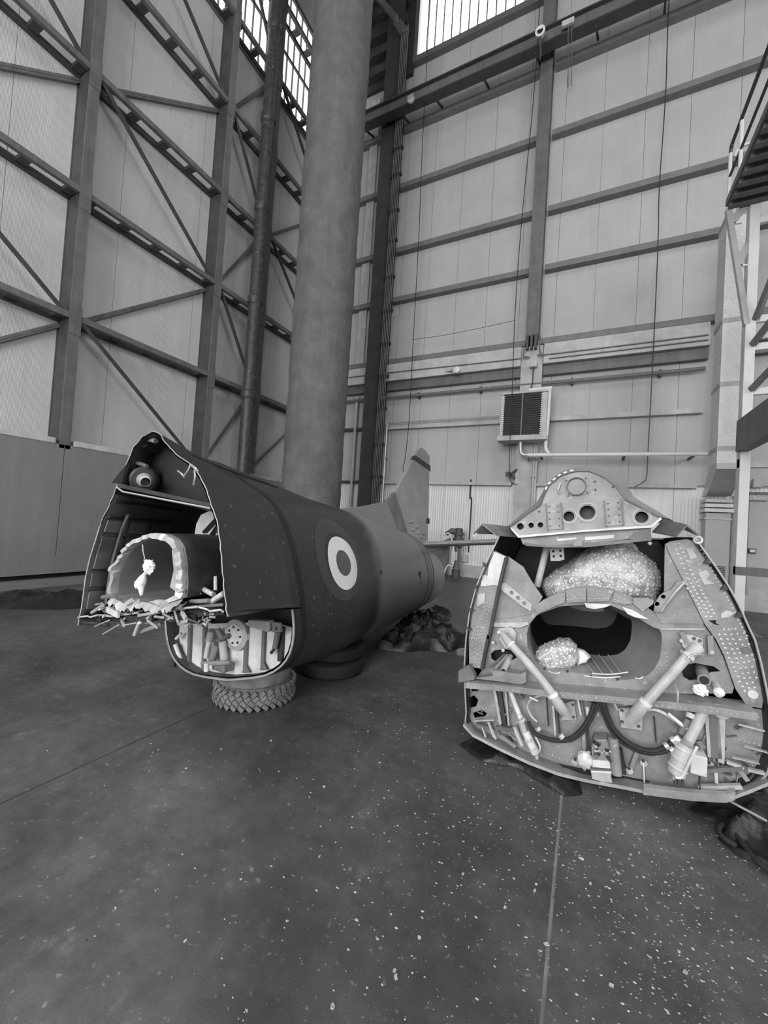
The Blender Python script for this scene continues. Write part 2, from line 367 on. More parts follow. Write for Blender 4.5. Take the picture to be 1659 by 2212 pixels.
def brace(y0, z0, y1, z1, front=True):
    x = XF - 0.06 if front else XS + 0.06; t = 0.085
    a, b = Vector((x, y0, z0)), Vector((x, y1, z1))
    MB().beam(a, b, 0.015, t, (1, 0, 0)).beam(a + Vector((0.03, 0, 0.0)), b + Vector((0.03, 0, 0.0)), t, 0.012, (1, 0, 0)).build('diagonal_brace', 'steel_d' if front else 'steel', wall_left)
for i in range(4):
    ya, yb = cols[i] + 0.1, cols[i + 1] - 0.1
    odd = (i % 2 == 0)     # bays rise and fall in turn
    if odd:
        for j in (1, 3, 5):
            if i == 2: pass
            brace(ya, GZ[j] - 0.1, yb, GZ[j - 1] - 0.1, True)
            if j + 1 < 7: brace(ya, GZ[j] - 0.1, yb, GZ[j + 1] - 0.2, False)
    else:
        for j in (1, 3, 5):
            brace(ya, GZ[j + 1] - 0.1, yb, GZ[j] - 0.1, True)
            brace(ya, GZ[j - 1] - 0.1, yb, GZ[j] - 0.2, False)
brace(cols[4] + .1, GZ[5], 11.9, GZ[4], True); brace(cols[4] + .1, GZ[3], 11.9, GZ[2], True); brace(cols[4] + .1, GZ[3], 11.9, GZ[4], False); brace(cols[4] + .1, GZ[0], 11.9, GZ[1], False)
# steel plated foot of the doors
pe = [-5.6, -2.34, 0.92, 4.18, 7.44, 10.4, 12.0]
for a, b in zip(pe[:-1], pe[1:]):
    MB().box(-9.45, XF, a + 0.006, b - 0.006, 0.42, 2.62).build('foot_plate', 'base_l', wall_left)
    MB().box(-9.45, XF + 0.015, a + 0.16, b - 0.16, 2.62, 2.73).build('foot_cap', 'concrete', wall_left, bevel=0.008)
    MB().box(-9.45, XF + 0.03, a + 0.002, b - 0.002, 0.09, 0.42).build('kick_plate', 'base_l', wall_left)
MB().box(-9.45, XF - 0.12, -14, 12, 0, 0.09).build('track_gap', 'black', wall_left)
for x0, x1, h in ((-9.12, -8.86, 0.02), (-8.80, -8.30, 0.014)):
    MB().box(x0, x1, -12, 11.9, 0.0, h).build('floor_track', 'base_l', wall_left)
# clerestory in the left wall
win1 = struct('window_1', MB().box(XS - 0.1, XS + 0.04, -13, 12, 15.16, 15.32).box(XS - 0.1, XS + 0.04, -13, 12, 19.1, 19.25).box(XS - 0.06, XS + 0.02, -13, 12, 17.0, 17.08), 'frame')
MB().box(XS - 0.05, XS - 0.035, -13, 4.4, 15.3, 19.1).build('pane', 'glass', win1)
p0 = m0 = None
for i in range(25):
    y = 4.4 + 0.304 * i
    if p0 is None:
        p0 = MB().box(XS - 0.05, XS - 0.035, y + 0.006, y + 0.298, 15.3, 19.1).build('pane', 'glass', win1)
        m0 = MB().box(XS - 0.07, XS + 0.02, y - 0.012, y + 0.012, 15.3, 19.1).build('glazing_bar', 'frame', win1); y00 = y
    else: dup(p0, win1, (0, y - y00, 0)); dup(m0, win1, (0, y - y00, 0))

# ================================================================== FITTINGS
# ---- thick round column coated with sprayed insulation
def lumpy_column():
    c = onY(671.5, 1076, 7.5); depth = (c - CO).dot(CF); rad = 63.5 * depth / FPX
    mb = MB(); n, k = 72, 260; rings = []
    for i in range(k + 1):
        z = 20.95 * i / k; rg = []
        for j in range(n):
            a = 2 * math.pi * j / n; d = Vector((math.cos(a), math.sin(a), 0))
            q = Vector((d.x * rad, d.y * rad, z))
            rr = rad + 0.020 * noise.noise(q * 1.6) + 0.012 * noise.noise(q * 9.0) + 0.006 * noise.noise(q * 22.0)
            rg.append((c.x + d.x * rr, c.y + d.y * rr, z))
        rings.append(rg)
    mb.loft(rings, True, True, True)
    return tag(mb.build('round_column', 'pipe', smooth=False), 'thick round column coated in lumpy grey sprayed insulation', 'column')
col_obj = lumpy_column()
col_obj.data.polygons.foreach_set('use_smooth', [True] * len(col_obj.data.polygons))

# ---- dark drain pipe before the left doors
dp = onX(560, 540, -8.95)
drain = empty('drain_pipe', (dp.x, dp.y, 0), 'dark drain pipe with flaking paint rising beside the left doors', 'pipe')
MB().tube([(dp.x, dp.y, 0), (dp.x, dp.y, 20.9)], 0.185, 18).build('pipe_run', 'drain', drain, smooth=True)
for z in (2.1, 4.8, 7.6, 10.4, 13.1, 15.9):
    MB().tube([(dp.x, dp.y, z), (dp.x, dp.y, z + 0.05), (dp.x, dp.y, z + 0.22), (dp.x, dp.y, z + 0.26)], [0.19, 0.225, 0.225, 0.19], 18).build('socket', 'drain', drain, smooth=True)

# ---- crane runway beam along the facing wall
YB = 11.24
zb = onY(1175, 105, YB).z; bh = 0.46
rb = empty('runway_beam', (-1.5, YB, zb), 'long dark crane runway beam high on the facing wall', 'beam')
MB().box(-9.6, 6.9, YB - 0.15, YB + 0.15, zb, zb + 0.04).build('flange', 'steel_d', rb)
MB().box(-9.6, 6.9, YB - 0.15, YB + 0.15, zb + bh - 0.04, zb + bh).build('flange', 'steel_d', rb)
MB().box(-9.6, 6.9, YB - 0.05, YB + 0.05, zb + 0.04, zb + bh - 0.04).build('web', 'steel', rb)
for (qx, qy) in ((808, 297), (884, 266), (956, 233), (1056, 190), (1167, 140), (1292, 86), (1435, 29)):
    e = onY(qx, qy, WB - 0.12); MB().beam((e.x - 0.05, YB, zb + 0.01), (e.x, e.y, e.z), 0.05, 0.05).build('tie_strut', 'steel_d', rb)
for x in (-6.72, -1.58):
    MB().box(x - 0.10, x + 0.10, YB + 0.12, WB - 0.35 + 0.0, zb + 0.1, zb + bh).build('bracket', 'steel_d', rb)
# lamps and a box on the beam
lc = onY(1167, 68, YB - 0.35)
fl = empty('flood_lamp', lc, 'small round white flood lamp clamped on the runway beam above the post', 'lamp')
MB().tube([lc + Vector((0, 0.14, 0.03)), lc + Vector((0, 0.0, 0)), lc + Vector((0, -0.03, -0.005))], [0.09, 0.13, 0.13], 16).build('housing', 'white', fl, smooth=True)
MB().tube([lc + Vector((0, -0.031, -0.005)), lc + Vector((0, -0.036, -0.005))], 0.075, 14).build('lens', 'black', fl)
MB().beam(lc + Vector((0, 0.06, -0.1)), lc + Vector((0.04, 0.1, -0.62)), 0.05, 0.04).build('arm', 'steel_d', fl)
lc = onY(887, 213, YB - 0.2)
fl2 = empty('disc_lamp', lc, 'pale half-round lamp on the runway beam near the corner post', 'lamp')
MB().tube([lc, lc + Vector((0, 0.06, 0))], 0.115, 18).build('disc', 'concrete', fl2, smooth=True)
MB().beam(lc + Vector((-0.10, -0.012, 0.05)), lc + Vector((0.10, -0.012, 0.09)), 0.02, 0.10).build('bezel', 'galv', fl2)
jc = onY(1227, 52, YB - 0.16)
jb = empty('junction_box', jc, 'pale junction box on the runway beam with two thin conduits', 'box')
MB().box(jc.x - 0.15, jc.x + 0.15, YB - 0.22, YB - 0.13, jc.z - 0.06, jc.z + 0.09).build('case', 'concrete', jb, bevel=0.01)
for dx in (0.02, 0.10): MB().tube([(jc.x + dx, YB - 0.17, jc.z - 0.06), (jc.x + dx, YB - 0.17, jc.z - 0.35), (jc.x + dx, WB - 0.14, jc.z - 0.95)], 0.012, 6).build('conduit', 'steel', jb)

# ---- bundle of conduits on the corner post
cr = empty('conduit_run', (-6.4, 11.5, 0.2), 'bundle of five thin conduits climbing the dark corner post', 'conduit')
xc = onY(828, 799, 11.5).x
for i in range(5):
    x = xc + (i - 2) * 0.06
    MB().tube(smoothpath([(x, 11.5, 0.15), (x, 11.5, 9), (x, 11.5, 17.4), (x - 0.03, 11.45, 17.9), (x - 0.22, 11.3, 18.2)], 4), 0.015, 6).build('conduit', 'rail', cr, smooth=True)
for py in (265, 330, 385, 460, 523, 600, 672, 742, 812, 882, 960, 1030):
    z = onY(835, py, 11.5).z; MB().box(xc - 0.19, xc + 0.19, 11.49, 11.57, z - 0.05, z + 0.05).build('clamp', 'black', cr)
wp = empty('water_pipe', (-6.08, 11.8, 0), 'pale riser pipe turning onto the wall rail by the corner post', 'pipe')
MB().tube(smoothpath([(-6.02, 11.78, 0.3), (-6.02, 11.78, 4.4), (-6.0, 11.78, 4.72), (-5.8, 11.78, 4.78), (-2.4, 11.78, 4.78)], 6), 0.03, 8).build('pipe_run', 'galv', wp, smooth=True)
for z in (0.9, 2.2, 3.6): MB().box(-6.07, -5.97, 11.77, 11.87, z - 0.02, z + 0.02).build('clip', 'steel', wp)

# ---- hanging wires
def wire(name, pts, rad, label):
    o = MB().tube(smoothpath(pts, 10), rad, 5).build(name, 'black'); return tag(o, label, 'wire')
def wpts(pp, Y=11.5, jitter=0.02): return [onY(x + random.uniform(-1, 1) * 0.6, y, Y) for x, y in pp]
wire('hanging_wire', [(-5.3, 11.5, 20.5)] + wpts([(922, 140), (912, 330), (905, 500), (893, 740), (884, 900), (876, 985), (871, 1012), (874, 1022)]), 0.011, 'dark wire hanging just right of the corner post conduits')
wire('hanging_wire', [(-1.82, 11.2, 20.5)] + [onY(x, y, 11.0) for x, y in [(1163, 60), (1150, 240), (1134, 400), (1120, 560), (1112, 690), (1106, 850), (1101, 960), (1100, 1015), (1104, 1040), (1118, 1048)]], 0.011, 'dark wire hanging in front of the slatted heater')
wire('hanging_wire', [(1.3, 11.5, 20.5)] + wpts([(1445, 15), (1438, 200), (1425, 400), (1422, 520), (1415, 680), (1406, 850), (1400, 980), (1397, 1030), (1388, 1042), (1370, 1052)]), 0.012, 'long dark wire hanging down the wall right of the heater')
wire('stay_wire', wpts([(889, 734), (960, 724), (1040, 708), (1114, 692)]), 0.007, 'thin slack wire strung between two hanging wires')

# ---- cable runs and small boxes on the ring beam
yc = WB - 0.325
cb = empty('beam_conduit', (-3.5, yc, 6.3), 'thin conduits running along the pale ring beam', 'conduit')
for a in ([(-9.3, yc, 6.44), (-6.2, yc, 6.44), (-1.95, yc, 6.38), (-1.80, yc, 6.45), (-1.76, yc - 0.03, 6.75), (-1.72, yc - 0.06, 6.95)],
          [(-1.35, yc, 6.95), (-1.36, yc, 6.6), (-1.30, yc, 6.44), (-1.1, yc, 6.40), (2.4, yc, 6.40)], [(-1.1, yc, 6.28), (2.4, yc, 6.28)]):
    MB().tube(smoothpath(a, 5), 0.016, 6).build('conduit', 'steel', cb, smooth=True)
lp_ = empty('lower_wall_pipe', (-3.5, WB - 0.2, 5.7), 'long straight pipe under the ring beam along the facing wall', 'pipe')
MB().tube([(-9.4, WB - 0.16, 5.66), (2.4, WB - 0.16, 5.66)], 0.05, 8).build('pipe_run', 'rail', lp_, smooth=True)
for x in (-8, -5, -3, -0.5, 1.5): MB().box(x - 0.03, x + 0.03, WB - 0.16, WB + 0.03, 5.58, 5.74).build('pipe_clip', 'steel_d', lp_)
c = onY(971, 799, yc)
b1 = empty('wall_lamp', c, 'small round lamp with a box on the ring beam', 'lamp')
MB().box(c.x - 0.07, c.x + 0.07, yc - 0.06, yc + 0.02, c.z - 0.06, c.z + 0.06).build('box', 'concrete', b1, bevel=0.008)
MB().tube([c + Vector((0.26, 0.02, -0.06)), c + Vector((0.26, -0.12, -0.07)), c + Vector((0.26, -0.14, -0.07))], [0.09, 0.10, 0.07], 14).build('bulb_cover', 'white', b1, smooth=True)
MB().tube(smoothpath([c + Vector((0.07, -0.02, 0)), c + Vector((0.10, -0.04, -0.14)), c + Vector((0.20, -0.04, -0.15))], 5), 0.012, 6).build('lead', 'steel', b1)
c = onY(1152, 787, WB - 0.33)
b2 = empty('switch_box', c, 'square pale switch box on the pilaster above the heater', 'box')
MB().box(c.x - 0.1, c.x + 0.1, c.y - 0.05, c.y + 0.13, c.z - 0.08, c.z + 0.08).build('case', 'concrete', b2, bevel=0.015)
MB().tube(smoothpath([c + Vector((0, 0, -0.08)), c + Vector((0, 0, -0.5)), c + Vector((-0.03, -0.05, -0.7)), c + Vector((0.05, -0.3, -0.78))], 5), 0.016, 6).build('cable', 'steel_d', b2, smooth=True)

# ---- slatted unit heater with its pipes
YH = 11.25
h0 = onY(1086, 852, YH); h1 = onY(1176, 940, YH); hx0, hx1, hz1, hz0 = h0.x, h1.x, h0.z - 0.02, h1.z
ht = empty('unit_heater', ((hx0 + hx1) / 2, YH, hz0), 'slatted unit heater hung on the facing wall above the nose section', 'heater')
MB().box(hx0, hx1, YH + 0.05, YH + 0.40, hz0, hz1).build('housing', 'dk_in', ht)
for a_, b_ in ((hx0 - 0.03, hx0 + 0.04), (hx1 - 0.10, hx1 + 0.03)): MB().box(a_, b_, YH, YH + 0.42, hz0, hz1).build('side_frame', 'concrete', ht, bevel=0.008)
MB().box(hx0 - 0.08, hx1 + 0.06, YH - 0.06, YH + 0.42, hz0 - 0.12, hz0 + 0.02).build('bottom_tray', 'concrete', ht, bevel=0.012)
MB().box(hx0 - 0.04, hx1 + 0.04, YH - 0.03, YH + 0.42, hz1, hz1 + 0.05).build('top_rail', 'concrete', ht, bevel=0.008)
sl = None; ns = 19
for i in range(ns):
    z = hz0 + 0.05 + (hz1 - hz0 - 0.06) * i / ns
    if sl is None:
        s_ = MB().add([(hx0 + 0.04, YH + 0.0, z), (hx1 - 0.10, YH + 0.0, z), (hx1 - 0.10, YH + 0.07, z + 0.045), (hx0 + 0.04, YH + 0.07, z + 0.045), (hx0 + 0.04, YH, z + 0.008), (hx1 - 0.10, YH, z + 0.008), (hx1 - 0.10, YH + 0.07, z + 0.053), (hx0 + 0.04, YH + 0.07, z + 0.053)],
                      [(0, 3, 2, 1), (4, 5, 6, 7), (0, 1, 5, 4), (1, 2, 6, 5), (2, 3, 7, 6), (3, 0, 4, 7)])
        sl = s_.build('slat', 'steel_d', ht); tb = MB().box(hx0 + 0.035, hx0 + 0.065, YH - 0.015, YH + 0.01, z, z + 0.03).build('slat_tab', 'white', ht); tb2 = MB().box(hx1 - 0.125, hx1 - 0.095, YH - 0.015, YH + 0.01, z, z + 0.03).build('slat_tab', 'white', ht); z00 = z
    else:
        for q in (sl, tb, tb2): dup(q, ht, (0, 0, z - z00))
xm = (hx0 + hx1) / 2 - 0.03
MB().box(xm - 0.015, xm + 0.015, YH - 0.02, YH + 0.01, hz0, hz1).build('divider', 'steel', ht)
for a_, b_ in ((hz1 - 0.3, hz1 - 0.1), (hz0 + 0.2, hz0 + 0.3)): MB().box(hx1 - 0.5, hx1 - 0.3, YH + 0.42, WB - 0.2, a_, b_).build('wall_bracket', 'steel_d', ht)
hp = empty('heating_pipe', (hx1, YH + 0.2, hz0 - 0.4), 'pale heating pipe looping round the heater and off along the wall', 'pipe')
yp = YH + 0.15
P_ = lambda x, y: onY(x, y, yp)
MB().tube([P_(1143, 843), P_(1193, 838)], 0.055, 10).build('top_pipe', 'white', hp, smooth=True)
MB().tube(smoothpath([P_(1187, 842), P_(1184, 900), P_(1179, 955), P_(1180, 972), P_(1186, 980)], 5), 0.05, 10).build('drop_leg', 'white', hp, smooth=True)
MB().tube(smoothpath([P_(1125, 944), P_(1124, 970), P_(1128, 981), P_(1142, 983)], 5), 0.05, 10).build('elbow', 'galv', hp, smooth=True)
a, b = P_(1140, 983), P_(1546, 980)
MB().tube([a, b], 0.052, 10).build('long_run', 'white', hp, smooth=True)
MB().tube([P_(1142, 988), P_(1143, 996)], 0.03, 8).build('drain_cock', 'steel_d', hp)
MB().tube([P_(1184, 822), P_(1184, 840)], 0.015, 6).build('vent', 'steel', hp)
for x in (1166, 1350, 1500):
    q = P_(x, 983); MB().box(q.x - 0.03, q.x + 0.03, q.y, WB, q.z - 0.02, q.z + 0.02).build('pipe_bracket', 'steel_d', hp)
vp_ = empty('vertical_conduit', (-1.42, WB - 0.26, 0), 'pale vertical conduit down the pilaster below the heater', 'conduit')
MB().tube([(-1.36, WB - 0.24, 0.2), (-1.36, WB - 0.24, 4.1)], 0.035, 8).build('pipe_run', 'galv', vp_, smooth=True)
for z in (0.8, 1.9, 3.0): MB().box(-1.42, -1.30, WB - 0.25, WB - 0.19, z - 0.02, z + 0.02).build('clip', 'steel', vp_)
# small angle bracket left of the pilaster
q = onY(1102, 1025, WB - 0.3)
ab = empty('wall_bracket', q, 'small rusty triangular bracket left of the pilaster', 'bracket')
MB().beam(q + Vector((-0.05, 0, 0.02)), q + Vector((0.35, 0.28, -0.22)), 0.05, 0.07).build('strut', 'steel_d', ab)
MB().beam(q + Vector((0.02, 0, 0.0)), q + Vector((0.35, 0.28, 0.36)), 0.05, 0.07).build('strut', 'steel_d', ab)
MB().box(q.x - 0.12, q.x, q.y - 0.05, q.y + 0.05, q.z - 0.05, q.z + 0.07).build('end_block', 'dk_in', ab)
# surface cables on the low wall
wire('wall_cable', [(-3.15, WB - 0.04, 2.95), (-3.15, WB - 0.04, 2.4), (-3.10, WB - 0.04, 2.3), (-3.10, WB - 0.04, 1.0), (-3.1, WB - 0.04, 0.75)], 0.02, 'dark cable down the white corrugated wall to a small box')

# ---- wrapped air duct by the right-hand stand
YD = 10.4
u0 = onY(1549, 980, YD); u1 = onY(1612, 980, YD); zt = onY(1580, 1000, YD).z
l0 = onY(1526, 1080, 11.55); l1 = onY(1580, 1080, 11.55); zl = onY(1553, 1075, 11.55).z
du = empty('air_duct', (l0.x, 11.7, 0), 'pale wrapped square air duct dropping beside the white stand', 'duct')
MB().box(u0.x, u1.x, YD, YD + 0.6, zt, onY(1590, 455, YD).z).build('wrapped_riser', 'lath', du)
for py in (462, 690, 828, 968):
    z = onY(1585, py, YD).z; MB().box(u0.x - 0.012, u1.x + 0.012, YD - 0.012, YD + 0.61, z - 0.045, z + 0.045).build('band', 'concrete', du)
MB().loft([[(u0.x, YD, zt), (u1.x, YD, zt), (u1.x, YD + 0.6, zt), (u0.x, YD + 0.6, zt)], [(u0.x, YD, zt - 0.12), (u1.x, YD, zt - 0.12), (u1.x, YD + 0.6, zt - 0.12), (u0.x, YD + 0.6, zt - 0.12)],
            [(l0.x, 11.55, zl + 0.05), (l1.x, 11.55, zl + 0.05), (l1.x, 11.95, zl + 0.05), (l0.x, 11.95, zl + 0.05)]], True, True, True).build('sloped_transition', 'galv', du)
for k in range(3):
    z = zl - 0.03 - 0.11 * k; MB().box(l0.x - 0.02 - 0.01 * k, l1.x + 0.02 + 0.01 * k, 11.52 - 0.02 * k, 11.96, z - 0.085, z).build('collar', 'white' if k else 'galv', du, bevel=0.01)
MB().box(l0.x, l1.x, 11.55, 11.93, 0.0, zl - 0.35).build('lower_box', 'panel_b', du, bevel=0.008)
MB().box(l0.x - 0.03, l1.x + 0.02, 11.53, 11.96, zl - 0.50, zl - 0.47).build('seam_flange', 'galv', du)
for k in range(7): MB().box(l1.x - 0.22, l1.x - 0.06, 11.535, 11.555, 0.72 + 0.04 * k, 0.74 + 0.04 * k).build('grille_slat', 'steel_d', du)
rp = empty('round_downpipe', (l1.x + 0.18, 11.8, 0), 'pale round downpipe beside the square air duct', 'pipe')
MB().tube([(l1.x + 0.17, 11.8, 0), (l1.x + 0.17, 11.8, 2.6)], 0.10, 14).build('pipe_run', 'concrete', rp, smooth=True)
for z in (0.95, 2.3): MB().tube([(l1.x + 0.17, 11.8, z), (l1.x + 0.17, 11.8, z + 0.08)], 0.115, 14).build('socket', 'concrete', rp, smooth=True)

# ---- door and small fittings seen past the stand
d0 = onY(1612, 1060, WB - 0.02).x
door = struct('door_1', MB().box(d0, d0 + 0.06, WB - 0.05, WB + 0.06, 0, 2.72).box(d0 + 1.0, d0 + 1.06, WB - 0.05, WB + 0.06, 0, 2.72).box(d0, d0 + 1.06, WB - 0.05, WB + 0.06, 2.66, 2.72), 'steel')
MB().box(d0 + 0.06, d0 + 1.0, WB - 0.03, WB + 0.05, 0.02, 2.66).build('door_leaf', 'panel_b', door)
MB().box(d0 + 0.10, d0 + 0.40, WB - 0.04, WB - 0.028, 0.05, 0.5).build('kick_panel', 'concrete', door)
def smallbox(name, px, py, w_, h_, m, label, cat, inner=None):
    c_ = onY(px, py, WB - 0.06); t_ = empty(name, c_, label, cat)
    MB().box(c_.x - w_ / 2, c_.x + w_ / 2, WB - 0.10, WB - 0.03, c_.z - h_ / 2, c_.z + h_ / 2).build('case', m, t_, bevel=0.01)
    if inner: MB().box(c_.x - w_ * 0.33, c_.x + w_ * 0.33, WB - 0.112, WB - 0.10, c_.z - h_ * 0.28, c_.z + h_ * 0.28).build('face', inner, t_)
smallbox('emergency_light', 1638, 1077, 0.34, 0.10, 'concrete', 'long emergency light over the door behind the stand', 'light', 'galv')
smallbox('light_switch', 1624, 1190, 0.14, 0.11, 'steel_d', 'dark framed light switch on the door', 'switch', 'white')
smallbox('junction_box', 1636, 1044, 0.17, 0.2, 'concrete', 'pale junction box above the door behind the stand', 'box')
smallbox('junction_box', 1004, 1206, 0.20, 0.22, 'concrete', 'small pale box on the low wall behind the standpipe', 'box')

# ---- white access stand at the right edge
YT = 8.8
t0 = onY(1611, 692, YT).x; t1 = onY(1634, 692, YT).x
st = empty('access_stand', (t0, YT, 0), 'tall white steel access stand with a railed platform at right edge', 'stand')
ptop = onY(1640, 300, YT).z
def post(x, y, z1, name='post'): MB().box(x, x + (t1 - t0), y, y + 0.2, 0, z1).build(name, 'white', st, bevel=0.01)
post(t0, YT, ptop); post(t0 + 1.7, YT, ptop); post(t0 + 0.1, YT - 4.2, ptop)
zdk = onY(1567, 445, YT).z; xd = onY(1567, 445, YT).x
MB().box(xd, t0 + 1.9, YT - 4.2, YT, zdk - 0.02, zdk + 0.10).build('platform_edge', 'steel', st)
for k in range(17):
    y = YT - 0.06 - 0.25 * k; MB().box(xd + 0.03, t0 + 1.9, y - 0.05, y + 0.05, zdk - 0.09, zdk - 0.02).build('platform_joist', 'steel', st)
MB().beam((xd + 0.05, YT + 0.04, zdk - 0.06), (t0 + 0.02, YT + 0.04, onY(1612, 700, YT).z), 0.08, 0.10).build('knee_brace', 'galv', st)
for (za, zb_) in ((0.12, 0.55), (0.48, 0.85)):
    z_b = onY(1612, 700, YT).z; A = Vector((xd + 0.05 + (t0 - xd) * za, YT + 0.04, zdk - 0.06 + (z_b - zdk) * za)); B = Vector((t0, YT + 0.04, zdk - 0.06 + (z_b - zdk) * (za - 0.12) + 0.1))
    MB().beam(A, B, 0.03, 0.12).build('gusset', 'galv', st); MB().beam(A, A + Vector((0.16, 0, -0.02)), 0.03, 0.03).build('gusset_tab', 'white', st)
zr = onY(1577, 330, YT).z
for y in (YT - 0.05, YT - 0.62, YT - 1.9, YT - 3.2): MB().tube([(xd + 0.03, y, zdk), (xd + 0.03, y, zr)], 0.028, 8).build('rail_post', 'white', st, smooth=True)
MB().tube(smoothpath([(xd + 0.03, YT - 0.05, zr - 0.05), (xd + 0.03, YT - 0.12, zr + 0.04), (xd + 0.03, YT - 0.5, zr + 0.06), (xd + 0.03, YT - 4.2, zr + 0.06)], 6), 0.028, 8).build('hand_rail', 'steel_d', st, smooth=True)
MB().tube([(xd + 0.03, YT - 0.05, (zr + zdk) / 2), (xd + 0.03, YT - 4.2, (zr + zdk) / 2)], 0.022, 8).build('mid_rail', 'steel_d', st, smooth=True)
MB().tube(smoothpath([(xd + 0.10, YT, zr - 0.1), (xd + 0.16, YT, zr + 0.04), (xd + 0.4, YT, zr + 0.07), (t0 + 1.9, YT, zr + 0.07)], 6), 0.025, 8).build('hand_rail', 'white', st, smooth=True)
zq = onY(1604, 940, YT).z
MB().box(t0 - 0.05, t0 + 0.12, YT - 4.2, YT + 0.06, zq - 0.28, zq + 0.26).build('side_beam', 'steel', st)
MB().box(t0, t0 + 1.9, YT + 0.02, YT + 0.14, zq - 0.55, zq - 0.40).build('cross_beam', 'concrete', st)
for py in (470, 685, 745, 842):
    z = onY(1640, py, YT).z; MB().box(t1, t0 + 1.8, YT + 0.05, YT + 0.13, z - 0.06, z + 0.06).build('cross_rail', 'white', st, bevel=0.01)
for (p, q_) in (((1632, 690), (1668, 600)), ((1625, 745), (1668, 690)), ((1622, 842), (1668, 795))):
    MB().beam(onY(*p, YT - 0.02), onY(*q_, YT - 0.25), 0.06, 0.09).build('diagonal_brace', 'steel', st)
zf = onY(1625, 1233, YT).z
MB().box(t0, t0 + 0.62, YT - 0.01, YT + 0.12, zf - 0.09, zf + 0.05).build('foot_rail', 'steel', st)
MB().box(t0 + 0.52, t0 + 0.62, YT, YT + 0.12, 0, zf + 0.05).build('short_post', 'concrete', st)
MB().box(t0 - 0.1, t0 + 0.35, YT - 0.1, YT + 0.3, 0, 0.03).build('foot_plate', 'steel', st)

# ---- standpipe with hose by the low wall
sp_ = onZ(984, 1248); hpump = onY(981, 1140, sp_.y).z
sp = empty('standpipe_pump', (sp_.x, sp_.y, 0), 'dark standpipe pump with elbow head behind the tailplane', 'pump')
X0, Y0 = sp_.x, sp_.y
MB().tube([(X0, Y0, 0), (X0, Y0, 0.05), (X0, Y0, 0.051), (X0, Y0, 0.22), (X0, Y0, 0.23)], [0.16, 0.16, 0.12, 0.12, 0.13], 16).build('base', 'dkgrey_in', sp, smooth=True)
MB().tube([(X0, Y0, 0.22), (X0, Y0, hpump - 0.55)], 0.085, 14).build('column', 'steel', sp, smooth=True)
MB().box(X0 - 0.087, X0 + 0.03, Y0 - 0.092, Y0 - 0.05, 0.52, 0.76).build('label_plate', 'white', sp)
MB().tube([(X0, Y0, hpump - 0.55), (X0 + 0.02, Y0, hpump - 0.52), (X0 + 0.02, Y0, hpump - 0.05), (X0 + 0.02, Y0, hpump)], [0.10, 0.13, 0.12, 0.09], 12).build('head', 'dkgrey_in', sp, smooth=True)
for z, r_ in ((0.20, 0.17), (0.36, 0.16)): MB().tube([(X0 + 0.02, Y0, hpump - z), (X0 + 0.02, Y0, hpump - z + 0.06)], r_, 12).build('coupling', 'dkgrey_in', sp, smooth=True)
MB().tube([(X0, Y0, hpump - 0.12), (X0 - 0.2, Y0, hpump - 0.10), (X0 - 0.36, Y0, hpump - 0.2)], [0.10, 0.09, 0.06], 10).build('upper_arm', 'steel', sp, smooth=True)
MB().tube([(X0 - 0.02, Y0, hpump - 0.42), (X0 - 0.2, Y0 - 0.05, hpump - 0.38), (X0 - 0.36, Y0 - 0.1, hpump - 0.46), (X0 - 0.52, Y0 - 0.12, hpump - 0.58)], [0.08, 0.075, 0.07, 0.075], 10).build('spout', 'steel', sp, smooth=True)
hose = smoothpath([(X0 - 0.38, Y0 - 0.16, hpump - 0.24), (X0 - 0.22, Y0 - 0.18, hpump - 0.18), (X0 - 0.10, Y0 - 0.18, hpump - 0.42), (X0 - 0.02, Y0 - 0.2, hpump - 0.78), (X0 - 0.05, Y0 - 0.22, hpump - 1.1), (X0 - 0.18, Y0 - 0.25, 0.36), (X0 - 0.28, Y0 - 0.3, 0.1), (X0 - 0.33, Y0 - 0.34, 0.02)], 8)
tag(MB().tube(hose, 0.022, 8).build('white_hose', 'white', smooth=True), 'thin white hose hanging from the standpipe pump', 'hose')
bx = onZ(946, 1243); bx.y = min(bx.y, 11.40)
pb = MB().add([(bx.x - 0.33, bx.y + 0.15, 0), (bx.x + 0.22, bx.y + 0.15, 0), (bx.x + 0.22, bx.y + 0.45, 0.86), (bx.x - 0.33, bx.y + 0.45, 0.86), (bx.x - 0.33, bx.y + 0.18, 0), (bx.x + 0.22, bx.y + 0.18, 0), (bx.x + 0.22, bx.y + 0.48, 0.86), (bx.x - 0.33, bx.y + 0.48, 0.86)],
              [(0, 1, 2, 3), (4, 7, 6, 5), (0, 4, 5, 1), (1, 5, 6, 2), (2, 6, 7, 3), (3, 7, 4, 0)])
tag(pb.build('plywood_board', 'brown'), 'dark board leaning against the low wall beside the standpipe', 'board')

